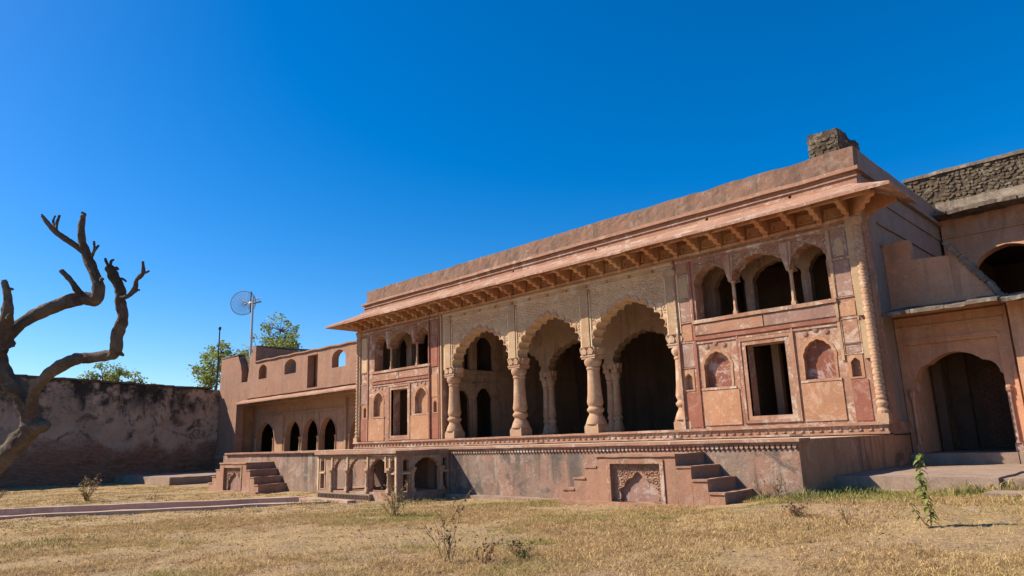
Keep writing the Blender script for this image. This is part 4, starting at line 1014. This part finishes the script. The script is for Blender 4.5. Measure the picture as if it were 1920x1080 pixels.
# grass: one mesh of single bent blades, thick near the camera
def grass(n, name, rmin, rmax, hmin, hmax, wid, seed, tuft=1):
    g = np.random.default_rng(seed)
    th = g.uniform(-YAW-.72, -YAW+.72, n*3); r = np.sqrt(g.uniform(rmin**2, rmax**2, n*3))
    x = -np.sin(th)*r; y = np.cos(th)*r
    d = fbm(x, y, .45, 71, 5); d2 = fbm(x, y, 2.2, 77, 3); d3 = fbm(x, y, .16, 79, 3)
    lush = np.clip((y-12.2)/3, 0, 1)*np.clip((x+15)/8, 0, 1)
    k_ = n//14; ci = g.integers(0, k_, n*3); cl = g.random(n*3) < .62
    x = np.where(cl, x[ci]+g.normal(0, .045, n*3)*(1+r[ci]*.03), x); y = np.where(cl, y[ci]+g.normal(0, .055, n*3)*(1+r[ci]*.03), y); r = np.hypot(x, y)
    cseed = np.where(cl, (ci*0.61803) % 1, g.random(n*3))
    d = fbm(x, y, .45, 71, 5); d2 = fbm(x, y, 2.2, 77, 3); d3 = fbm(x, y, .16, 79, 3); lush = np.clip((y-12.2)/3, 0, 1)*np.clip((x+15)/8, 0, 1)
    keep = (g.random(n*3) < np.clip((d-.46)*5.5+(d2-.5)*2.4+.40+(d3-.5)*1.6+lush*.6, .10, 1)) & ~on_excluded(x, y) & (x > -52)
    x = x[keep][:n]; y = y[keep][:n]; d = d[keep][:n]; d2 = d2[keep][:n]; lush = lush[keep][:n]; cseed = cseed[keep][:n]; m = len(x)
    z = ground_z(x, y)+(fbm(x, y, .35, 3)-.5)*.12*(y < 15)+(fbm(x, y, 1.4, 9)-.5)*.05*(y < 15.2)-.005
    h = g.uniform(hmin, hmax, m)*(.5+d*.8)*(1+lush*.25)*(.5+cseed*.8); w_ = wid*g.uniform(.6, 1.3, m)*(1+r[keep][:n]*.02)
    a = g.uniform(0, 2*PI, m); la = g.uniform(0, 2*PI, m); lean = g.uniform(.3, 2.4, m)*h
    ca, sa = np.cos(a)*w_/2, np.sin(a)*w_/2; lx, ly = np.cos(la)*lean, np.sin(la)*lean
    V = np.empty((m, 5, 3)); 
    V[:, 0] = np.stack([x-ca, y-sa, z], 1); V[:, 1] = np.stack([x+ca, y+sa, z], 1)
    V[:, 2] = np.stack([x+ca*.7+lx*.4, y+sa*.7+ly*.4, z+h*.62], 1); V[:, 3] = np.stack([x-ca*.7+lx*.4, y-sa*.7+ly*.4, z+h*.62], 1)
    V[:, 4] = np.stack([x+lx, y+ly, z+h*np.clip(1-lean/h*.25, .5, 1)], 1)
    me = bpy.data.meshes.new(name); me.vertices.add(m*5); me.vertices.foreach_set('co', V.astype(np.float32).ravel())
    b = np.arange(m)[:, None]*5
    loops = np.concatenate([b+np.array([0, 1, 2, 3]), b+np.array([3, 2, 4])], 1).ravel()
    me.loops.add(m*7); me.loops.foreach_set('vertex_index', loops.astype(np.int32))
    me.polygons.add(m*2); st = (np.arange(m)[:, None]*7+np.array([0, 4])).ravel(); me.polygons.foreach_set('loop_start', st.astype(np.int32))
    me.update(calc_edges=True)
    straw = np.array([.62, .43, .19]); straw2 = np.array([.54, .36, .17]); green = np.array([.34, .30, .09]); brown = np.array([.32, .20, .105])
    u = g.random((m, 1)); gf = np.clip((fbm(x, y, .6, 91, 4)-.54)*4.5+.02+lush*.6+(cseed-.6)*.8, 0, 1)[:, None]
    c = straw*u+straw2*(1-u); c = np.where((g.random((m, 1)) < .12) | (cseed[:, None] < .14), brown, c); c = c*(1-gf)+green*(.7+u*.6)*gf
    c *= g.uniform(.6, 1.2, (m, 1))*(.62+.6*((cseed*7.31) % 1))[:, None]
    cols = np.ones((m, 7, 4), np.float32); cols[:, :, :3] = c[:, None, :]
    at = me.color_attributes.new('tint', 'FLOAT_COLOR', 'CORNER'); at.data.foreach_set('color', cols.ravel())
    return obj(name, me, M['grass'], kind='stuff')
tag(grass(330000, 'dry_grass', 6.5, 20, .025, .085, .006, 5), 'short straw-yellow dry grass patchily covering the courtyard')
tag(grass(150000, 'dry_grass', 19, 52, .025, .07, .014, 6), 'sparse dry yellow grass in the farther part of the courtyard')

def clump(name, label, cat, x, y, n, rad, hgt, cols, wid=.02, group=None, seed=0, zoff=0., base=None, curl=1.):
    """tuft of long arching blades"""
    R = random.Random(seed); V = []; F = []; C = []
    z0 = (gh(x, y) if base is None else base)-.01
    for k in range(n):
        rr = rad*math.sqrt(R.random()); a = R.uniform(0, 2*PI); px, py = x+rr*math.cos(a), y+rr*math.sin(a)
        z = (gh(px, py) if base is None else base)-.01
        h = hgt*R.uniform(.45, 1.1)*(1.1-.5*rr/rad); la = R.uniform(0, 2*PI); ln = h*R.uniform(.15, .95)*curl; wa = R.uniform(0, PI); w2 = wid*R.uniform(.5, 1.2)/2
        cx, sx = math.cos(wa)*w2, math.sin(wa)*w2; b = len(V)
        V += [(px-cx, py-sx, z), (px+cx, py+sx, z), (px+cx*.8+ln*.35*math.cos(la), py+sx*.8+ln*.35*math.sin(la), z+h*.65), (px-cx*.8+ln*.35*math.cos(la), py-sx*.8+ln*.35*math.sin(la), z+h*.65), (px+ln*math.cos(la), py+ln*math.sin(la), z+h*.95)]
        F += [(b, b+1, b+2, b+3), (b+3, b+2, b+4)]; c = R.choice(cols); q = R.uniform(.75, 1.2); C += [tuple(v*q for v in c)]*2
    o = tinted(name, V, F, C, 'grass'); 
    return tag(o, label, cat, group, 'stuff')
def litter(n, name, cols, smin, smax, seed, thick):
    g = np.random.default_rng(seed); th = g.uniform(-YAW-.72, -YAW+.72, n); r = np.sqrt(g.uniform(6.5**2, 30**2, n)); x = -np.sin(th)*r; y = np.cos(th)*r
    k = ~on_excluded(x, y) & (x > -52) & (fbm(x, y, .5, 55, 4) > .44); V = []; F = []; C = []
    z = ground_z(x, y)+(fbm(x, y, .35, 3)-.5)*.12*(y < 15)+(fbm(x, y, 1.4, 9)-.5)*.05*(y < 15.2)+(fbm(x, y, 4.5, 13, 3)-.5)*.06*(y < 15)
    R = random.Random(seed)
    for X, Y, Z in zip(x[k], y[k], z[k]):
        L = R.uniform(smin, smax); a = R.uniform(0, 2*PI); ca, sa = math.cos(a), math.sin(a); i = len(V); h = L*thick
        pts = [(L, 0, .004), (0, L*.45, h), (-L, 0, .004), (0, -L*.45, h*.3)]
        V += [(X+p*ca-q*sa, Y+p*sa+q*ca, Z+w_) for p, q, w_ in pts]+[(X, Y, Z+h*1.4)]
        F += [(i, i+1, i+4), (i+1, i+2, i+4), (i+2, i+3, i+4), (i+3, i, i+4)]; q = R.uniform(.7, 1.25); C += [tuple(v*q for v in R.choice(cols))]*4
    return tinted(name, V, F, C, 'grass', kind='stuff')
tag(litter(5200, 'leaf_litter', [(.12, .07, .04), (.20, .12, .06), (.09, .055, .035), (.26, .17, .09)], .012, .04, 61, .45), 'dead brown leaf litter strewn over the dry grass')
tag(litter(2600, 'pebbles', [(.38, .29, .22), (.46, .37, .29), (.30, .22, .17)], .008, .03, 62, .6), 'small pale pebbles and clods on the bare earth')
GREEN = [(.15, .16, .05), (.21, .21, .065), (.29, .25, .09), (.11, .12, .04)]
STRAW = [(.46, .34, .14), (.36, .27, .11), (.28, .25, .08), (.40, .30, .13)]
BROWN = [(.22, .125, .065), (.16, .095, .055), (.28, .17, .09)]
for k, (x, y, n, r, h, c, lab) in enumerate([
    (-6.3, 15.0, 300, .6, .26, GREEN, 'green weeds at the sunny foot of the terrace corner'),
    (-5.85, 16.2, 520, .8, .26, GREEN, 'dense green grass in the shade beside the terrace end wall'),
    (-5.2, 14.6, 300, .9, .14, GREEN+STRAW, 'low yellow-green tuft on the edge of the shaded patch of grass'),
    (-3.75, 16.3, 260, .4, .30, GREEN+STRAW, 'bushy yellow-green weed against the platform front, left of the step edge'),
    (-3.3, 17.4, 300, .5, .30, STRAW, 'straw tuft sprawling over the platform edge near the right margin'),
    (-2.4, 15.2, 300, .8, .18, STRAW, 'pale straw tuft at the right margin below the platform'),
    (-7.4, 15.05, 160, .3, .26, GREEN, 'small green weed at the wall behind the lowest right-hand step'),
    (-23.6, 12.9, 240, .4, .26, GREEN+STRAW, 'small green tuft at the left corner of the pavilion'),
    (-20.4, 11.6, 260, .8, .20, STRAW+GREEN, 'straw and green tuft before the pavilion step'),
    (-17.6, 13.6, 260, .8, .18, STRAW+GREEN, 'yellow-green tuft right of the pavilion near the terrace wall'),
    (-16.5, 3.6, 420, 1.2, .12, GREEN, 'low grey-green patch of weeds at the lower left corner'),
    ]):
    clump('weed_clump', lab, 'weeds', x, y, n, r, h, c, seed=k+40)

def dry_shrub(x, y, h, label, cat='dry shrub', n=9, seed=0, leaves=90, cols=BROWN, spread=.5, z=None, group=None, th=.008):
    R = random.Random(seed); z0 = gh(x, y)-.02 if z is None else z
    root = thing('dry_shrub', label, cat, (x, y, z0), group); st = MB(); tips = []
    def grow(p, d, L, r, lev):
        pts = [p]; q = Vector(p); dd = Vector(d)
        for i in range(4):
            dd = (dd+Vector((R.uniform(-.22, .22), R.uniform(-.22, .22), R.uniform(-.05, .15)))).normalized(); q = q+dd*L/4; pts.append(q.copy())
        st.sweep(pts, [r*(1-.16*i) for i in range(5)], 4)
        tips.extend(pts[1:])
        if lev < 2:
            for i in range(R.randint(2, 3)):
                k = R.randint(1, 4); nd = (dd+Vector((R.uniform(-.9, .9), R.uniform(-.9, .9), R.uniform(0, .5)))).normalized(); grow(pts[k], nd, L*R.uniform(.4, .65), r*.6, lev+1)
    for k in range(n):
        a = R.uniform(0, 2*PI); grow(Vector((x+R.uniform(-.06, .06), y+R.uniform(-.06, .06), z0)), Vector((math.cos(a)*spread, math.sin(a)*spread, 1)).normalized(), h*R.uniform(.5, 1.), th*h/.5, 0)
    st.build('stem', 'twig', root)
    V = []; F = []; C = []
    for k in range(leaves):
        p = R.choice(tips); L = R.uniform(.02, .05)*max(1, h/.55); a = Vector((R.uniform(-1, 1), R.uniform(-1, 1), R.uniform(-1, .6))).normalized(); b_ = a.orthogonal().normalized()*L*.35
        i = len(V); V += [tuple(p), tuple(p+a*L*.5+b_), tuple(p+a*L), tuple(p+a*L*.5-b_)]; F.append((i, i+1, i+2, i+3)); C.append(tuple(v*R.uniform(.7, 1.3) for v in R.choice(cols)))
    tinted('dry_leaf', V, F, C, 'leaf', root, kind='stuff')
    return root
dry_shrub(-7.75, 6.45, .62, 'tall thin dry shrub with bare twigs in the foreground grass', n=7, seed=1, leaves=110, spread=.28, th=.006)
dry_shrub(-7.35, 6.75, .34, 'small dry thistle right of the tall bare shrub in the foreground', n=8, seed=2, leaves=120, spread=.6, th=.006)
dry_shrub(-7.2, 7.35, .24, 'low flat brown weed cushion in the foreground grass', n=16, seed=3, leaves=260, spread=1.1, cols=BROWN+GREEN)
dry_shrub(-5.27, 12.0, .30, 'round brown dead thistle on the grass in front of the terrace corner', n=18, seed=4, leaves=200, spread=.9)
dry_shrub(-14.2, 10.2, .62, 'straw coloured bush in the grass in front of the pavilion', n=12, seed=5, leaves=240, spread=.8, cols=STRAW+GREEN)
dry_shrub(-31.2, 8.1, .75, 'dry brown bush standing in the grass before the dark boundary wall', n=16, seed=6, leaves=300, spread=.55, cols=BROWN+STRAW)
dry_shrub(-38.5, 6.6, .4, 'low dry bush at the left margin before the dark wall', n=10, seed=7, leaves=120, spread=.8, cols=BROWN+STRAW)
dry_shrub(-26.9, 9.1, .32, 'small dry weed beside the far kerb of the channel', n=6, seed=8, leaves=50, spread=.5)
dry_shrub(-7.3, 15.2, .55, 'twiggy weed leaning on the terrace wall near its corner', n=8, seed=10, leaves=80, spread=.9, cols=BROWN+GREEN)
dry_shrub(-4.3, 11.6, .34, 'thin dry stalks in the grass left of the leafy green plant', n=5, seed=12, leaves=40, spread=.6)

def leafy_plant(x, y, h, label, seed=0):
    R = random.Random(seed); z0 = gh(x, y)-.02
    root = thing('leafy_plant', label, 'plant', (x, y, z0)); st = MB()
    sp = [Vector((x+.03*math.sin(i*.9)-.03*i/8, y, z0+h*i/9)) for i in range(10)]
    st.sweep([sp[0], sp[2], sp[4], sp[6], sp[9]], [.012, .011, .009, .007, .004], 5)
    s2 = [Vector((x-.22*i/4, y-.05, z0+.34*h*i/4)) for i in range(5)]; st.sweep(s2, [.007]*5, 4); st.build('stem', 'twig', root)
    V = []; F = []; C = []
    def leaf(p, a, L):
        d = Vector((math.cos(a), math.sin(a), .15)); s = Vector((-math.sin(a), math.cos(a), 0)); i = len(V); pts = []
        for k in range(5):
            t = k/4; c = p+d*L*t*.85-Vector((0, 0, 1))*L*.75*t*t; wd = L*.28*math.sin(PI*min(1, t*.9+.08))
            V.extend([tuple(c-s*wd), tuple(c+Vector((0, 0, -.012))), tuple(c+s*wd)])
        for k in range(4):
            b = i+k*3
            F.extend([(b, b+1, b+4, b+3), (b+1, b+2, b+5, b+4)]); 
        q = R.uniform(.7, 1.25); cc = R.choice([(.16, .19, .045), (.24, .25, .07), (.12, .15, .035)]); C.extend([tuple(v*q for v in cc)]*8)
    for k in range(46):
        t = .12+.88*k/45; i = min(8, int(t*9)); p = sp[i].lerp(sp[i+1], t*9-i if t < 1 else 1); leaf(p, k*2.4+R.uniform(-.4, .4), R.uniform(.075, .135)*(1.25-.5*abs(t-.75)))
    for k in range(8): leaf(s2[R.randint(1, 4)], R.uniform(0, 6.28), R.uniform(.06, .11))
    tinted('leaves', V, F, C, 'leaf', root)
    return root
leafy_plant(-3.14, 11.5, 1.06, 'upright green plant with drooping leaves in the dry grass at the right')

# ------------------------------------------------------------------ pollarded tree at the left
inv = [r2, d2, fw]
def at(px, py, d):                                          # a point of the photograph at distance d along the view axis
    return r2*((px-960)/1303.8*d)+d2*((py-540)/1303.8*d)+fw*d
DT = Vector(at(0, 870, 9.8))
TREE = thing('bare_tree', 'leafless pollarded tree with crooked grey-brown limbs leaning in from the left', 'tree', tuple(at(-190, 1045, 7.7)))
def limb(name, P, parent=TREE, n=10, mat='bark'):
    """P: (px, py, radius px, distance) -> smooth knobbly tube in world space"""
    pts = [Vector(at(a, b, d*.78)) for a, b, r, d in P]; rad = [r*.92*d*.78/1303.8 for a, b, r, d in P]
    S = []; Rr = []
    for i in range(len(pts)-1):
        p0, p1, p2, p3 = pts[max(i-1, 0)], pts[i], pts[i+1], pts[min(i+2, len(pts)-1)]
        for k in range(8):
            t = k/8; S.append(.5*((2*p1)+(p2-p0)*t+(2*p0-5*p1+4*p2-p3)*t*t+(3*p1-p0-3*p2+p3)*t**3)); Rr.append(rad[i]+(rad[i+1]-rad[i])*(t*t*(3-2*t)))
    S.append(pts[-1]); Rr.append(rad[-1])
    S = [s+noise.noise_vector(s*5)*r*.2 for s, r in zip(S, Rr)]
    Rr = [r*(1+.14*noise.noise(s*9)+.08*noise.noise(s*23)) for s, r in zip(S, Rr)]
    m = MB().sweep(S, Rr, n if n < 8 else n+8); nn = n if n < 8 else n+8
    out = []
    for i, v in enumerate(m.v):                              # ridged, knotty bark
        c = S[min(i//nn, len(S)-1)]; r = Vector(v)-c; L = Rr[min(i//nn, len(S)-1)]; a = 2*PI*(i % nn)/nn
        q = Vector((math.cos(a)*1.9, math.sin(a)*1.9, (i//nn)*.11))
        k = .90+.20*abs(noise.noise(q*1.7))*2-.04+.10*noise.noise(q*4.1)+.25*max(0, noise.noise(Vector(v)*3.1+Vector((7, 3, 1)))-.35)
        out.append(tuple(c+r*k))
    m.v = out
    return m.build(name, mat, parent, smooth=True, ang=1.0)
D = 9.8
limb('trunk', [(-200, 1110, 38, 9.9), (-120, 985, 32, 9.9), (-50, 912, 27, 9.85), (10, 852, 22, 9.8), (54, 810, 20, 9.8), (56, 775, 19, 9.8), (34, 735, 18, 9.8), (8, 702, 18, 9.8), (-6, 668, 20, 9.8), (0, 640, 21, 9.8)], n=14)
limb('branch', [(55, 800, 22, 9.8), (80, 797, 14, 9.75), (93, 794, 8, 9.75)])
limb('branch', [(58, 795, 13, 9.8), (60, 748, 10.5, 9.7), (80, 712, 12, 9.6), (115, 686, 12.5, 9.5), (160, 671, 11.5, 9.4), (205, 667, 11, 9.35), (218, 655, 12, 9.3), (221, 625, 12, 9.3), (230, 595, 11, 9.3), (225, 565, 10.5, 9.3), (224, 540, 10, 9.3), (212, 515, 10.5, 9.3), (204, 500, 8, 9.3)])
limb('branch', [(0, 645, 22, 9.8), (22, 620, 14, 9.9), (60, 595, 12.5, 10.1), (105, 573, 14, 10.2), (150, 560, 14, 10.3), (178, 562, 13, 10.3), (184, 540, 11, 10.3), (175, 510, 9.5, 10.35), (162, 475, 9, 10.4), (152, 442, 7, 10.4), (155, 405, 5.5, 10.45)])
limb('branch', [(160, 473, 7, 10.4), (140, 460, 6.5, 10.4), (115, 443, 6, 10.35), (95, 425, 5, 10.3), (80, 405, 3.5, 10.3)])
limb('branch', [(152, 556, 9, 10.3), (146, 545, 7, 10.25), (132, 525, 5.5, 10.2), (115, 508, 5, 10.2)])
limb('branch', [(8, 650, 24, 9.8), (8, 620, 17, 9.75), (13, 590, 12, 9.7), (14, 560, 8, 9.7), (8, 528, 5.5, 9.7)])
limb('branch', [(222, 556, 6, 9.3), (238, 556, 5, 9.2), (252, 543, 5, 9.2), (256, 525, 4, 9.2), (268, 512, 4, 9.2), (268, 490, 2.6, 9.2)])
for P in ([(96, 428, 4, 10.3), (88, 414, 3, 10.3), (78, 402, 2.2, 10.3)], [(104, 436, 4, 10.33), (107, 418, 3.2, 10.35), (112, 403, 2.4, 10.35)], [(104, 434, 3, 10.33), (100, 416, 2.6, 10.4), (104, 404, 2, 10.4)],
          [(172, 480, 4, 10.35), (180, 466, 3.2, 10.3), (186, 460, 2.4, 10.3)], [(177, 470, 3, 10.3), (177, 458, 2.4, 10.3), (176, 452, 2, 10.3)], [(155, 410, 4.5, 10.45), (159, 402, 3.5, 10.45), (153, 398, 2.4, 10.45)],
          [(205, 504, 4, 9.3), (199, 490, 3, 9.3), (197, 484, 2.2, 9.3)], [(206, 502, 4, 9.3), (209, 490, 3, 9.3), (214, 487, 2.2, 9.3)], [(220, 525, 4, 9.3), (230, 523, 3, 9.3), (237, 528, 2.2, 9.3)], [(212, 512, 4, 9.3), (218, 503, 3.4, 9.3), (222, 506, 2.6, 9.3)],
          [(266, 512, 3, 9.2), (274, 511, 2.4, 9.2), (280, 508, 1.8, 9.2)], [(253, 547, 3, 9.2), (258, 544, 2.2, 9.2), (262, 544, 1.8, 9.2)], [(14, 548, 4, 9.7), (20, 542, 3, 9.7), (25, 543, 2.2, 9.7)],
          [(223, 662, 6, 9.3), (229, 665, 4, 9.3), (232, 667, 2.4, 9.3)], [(10, 600, 7, 9.7), (18, 592, 5, 9.6), (21, 588, 3, 9.6)], [(188, 525, 5, 10.3), (191, 523, 4, 10.2), (193, 523, 2.5, 10.2)]):
    limb('twig_stub', P, n=6)
for P in ([(115, 508.5, 5, 10.2), (114, 507, 4.6, 10.2)], [(155, 404, 5.2, 10.45), (155, 402.5, 4.6, 10.45)], [(7.6, 527, 5, 9.7), (7.2, 525, 4.5, 9.7)]):
    limb('cut_end', P, n=8, mat='cutwood')

# ------------------------------------------------------------------ dish antenna and pole on the left wing
DA = thing('satellite_dish', 'round mesh dish antenna on a thin mast above the left wing roof', 'antenna', (-54.6, 25, 3.3))
MB().sweep([(-54.6, 25, 3.2), (-54.6, 25, 8), (-54.65, 25, 12.3)], [.13, .12, .10], 8).build('mast', 'metal', DA, smooth=True)
MB().sweep([(-54.8, 24.9, 11.0), (-54.78, 24.9, 12.75)], [.05, .05], 6).build('mast_tip', 'blackmetal', DA)
dc_ = Vector((-55.75, 24.8, 11.85)); ax = Vector((.72, -.62, .05)).normalized(); e1 = ax.orthogonal().normalized(); e2 = ax.cross(e1)
RD = 1.02; dz = lambda r: .36*(r/RD)**2
rim = MB(); rim.sweep([dc_+(e1*math.cos(a)+e2*math.sin(a))*RD+ax*dz(RD) for a in np.linspace(0, 2*PI, 33)], [.035]*33, 5, False); rim.build('rim', 'metal', DA)
wm = MB()
for r in np.linspace(.15, RD-.05, 12): wm.sweep([dc_+(e1*math.cos(a)+e2*math.sin(a))*r+ax*dz(r) for a in np.linspace(0, 2*PI, 25)], [.012]*25, 3, False)
for a in np.linspace(0, 2*PI, 32, endpoint=False): wm.sweep([dc_+(e1*math.cos(a)+e2*math.sin(a))*r+ax*dz(r) for r in np.linspace(.08, RD, 5)], [.012]*5, 3, False)
wm.build('dish_mesh', 'wire', DA, kind='stuff')
MB().sweep([dc_, (-54.7, 24.95, 11.85)], [.06, .07], 6).sweep([dc_+e2*.6+ax*.1, (-54.7, 24.95, 11.6)], [.03, .03], 5).sweep([dc_-e2*.6+ax*.1, (-54.7, 24.95, 12.1)], [.03, .03], 5).build('mount', 'metal', DA)
MB().sweep([(-54.7, 25, 11.75), (-53.6, 25.2, 11.75)], [.06, .06], 6).build('boom', 'blackmetal', DA)
for k in range(5): MB().sweep([(-54.3+k*.16, 25.0+.03*k, 11.75), (-54.3+k*.16, 25.0+.03*k, 12.15)], [.02, .02], 4).build('boom_element', 'metal', DA)
MB().sweep([(-54.4, 25.1, 12.15), (-53.6, 25.2, 12.1)], [.02, .02], 4).build('boom_rail', 'metal', DA)
PO = thing('iron_pole', 'thin dark iron pole at the left corner of the wing roof', 'pole', (-56.0, 23, 5))
MB().sweep([(-56.0, 23, 2), (-56.05, 23, 9.6)], [.06, .05], 7).build('shaft', 'blackmetal', PO)
MB().lathe(-56.05, 23, [(9.55, .1), (9.7, .12), (9.8, .09)], 8).build('cap', 'blackmetal', PO)

# ------------------------------------------------------------------ green trees behind the walls
def leafy_tree(label, base, h, crowns, seed, nleaf=2600, size=.28, cols=None):
    R = random.Random(seed); root = thing('leafy_tree', label, 'tree', base, 'green trees behind the walls')
    b = Vector(base); cols = cols or [(.20, .25, .05), (.27, .31, .07), (.36, .38, .11), (.13, .17, .04)]
    top = b+Vector((0, 0, h*.55)); MB().sweep([b, b.lerp(top, .5)+Vector((.2, .1, 0)), top], [.32, .26, .2], 9).build('trunk', 'bark', root, smooth=True, ang=1.2)
    tw = MB(); V = []; F = []; C = []
    for c, r in crowns:
        c = Vector(c); mid = top.lerp(c, .5)+Vector((R.uniform(-.4, .4), R.uniform(-.4, .4), .3)); tw.sweep([top-Vector((0, 0, .5)), mid, c], [.14, .09, .04], 6)
        subs = []
        for k in range(int(9*r/1.3)+5):
            d = Vector((R.gauss(0, 1), R.gauss(0, 1), R.gauss(0, .8))).normalized(); e = c+d*r*R.uniform(.55, 1.05); tw.sweep([c, c.lerp(e, .5)+Vector((0, 0, .15)), e], [.05, .03, .012], 4); subs.append((e, r*R.uniform(.2, .38)))
        per = int(nleaf*r*r/sum(q*q for _, q in crowns)/len(subs))
        for e, sr in subs:
            q0 = R.uniform(.75, 1.25)
            for k in range(per):
                p = e+Vector((R.gauss(0, 1), R.gauss(0, 1), R.gauss(0, .85)))*sr*.6; a = Vector((R.uniform(-1, 1), R.uniform(-1, 1), R.uniform(-.9, .4))).normalized(); L = size*R.uniform(.6, 1.2); s = a.cross(Vector((R.uniform(-1, 1), R.uniform(-1, 1), R.uniform(-1, 1)))).normalized()*L*.3
                i = len(V); V += [tuple(p), tuple(p+a*L*.45+s), tuple(p+a*L), tuple(p+a*L*.45-s)]; F.append((i, i+1, i+2, i+3)); C.append(tuple(v*q0*R.uniform(.75, 1.25) for v in R.choice(cols)))
    tw.build('limb', 'bark', root)
    tinted('crown', V, F, C, 'leaf', root, kind='stuff')
    return root
leafy_tree('bright green tree behind the left end of the wing, beside the dish mast', (-66, 33, -2), 11, [((-70.5, 33, 9.9), 1.9), ((-66.5, 33.5, 11.8), 1.7), ((-65, 33, 10.4), 1.9), ((-68, 33.5, 9.2), 2.0), ((-63.5, 33, 9.0), 1.5)], 3, 4200)
leafy_tree('loose green tree between the iron pole and the boundary wall corner', (-68, 27, -2), 8, [((-69.0, 27.5, 7.6), 1.5), ((-66.5, 27, 8.8), 1.3), ((-67.5, 27, 6.6), 1.5), ((-64.8, 26.8, 8.9), 1.0)], 4, 2800)
leafy_tree('green treetop just showing over the middle of the boundary wall', (-62, 16.5, -2), 6.5, [((-62, 16.4, 6.0), 1.1), ((-62, 17.6, 6.2), 1.0), ((-62, 15.4, 5.3), 1.0), ((-62, 18.7, 5.6), .9), ((-62, 20.2, 5.1), .7)], 5, 2400, .24)
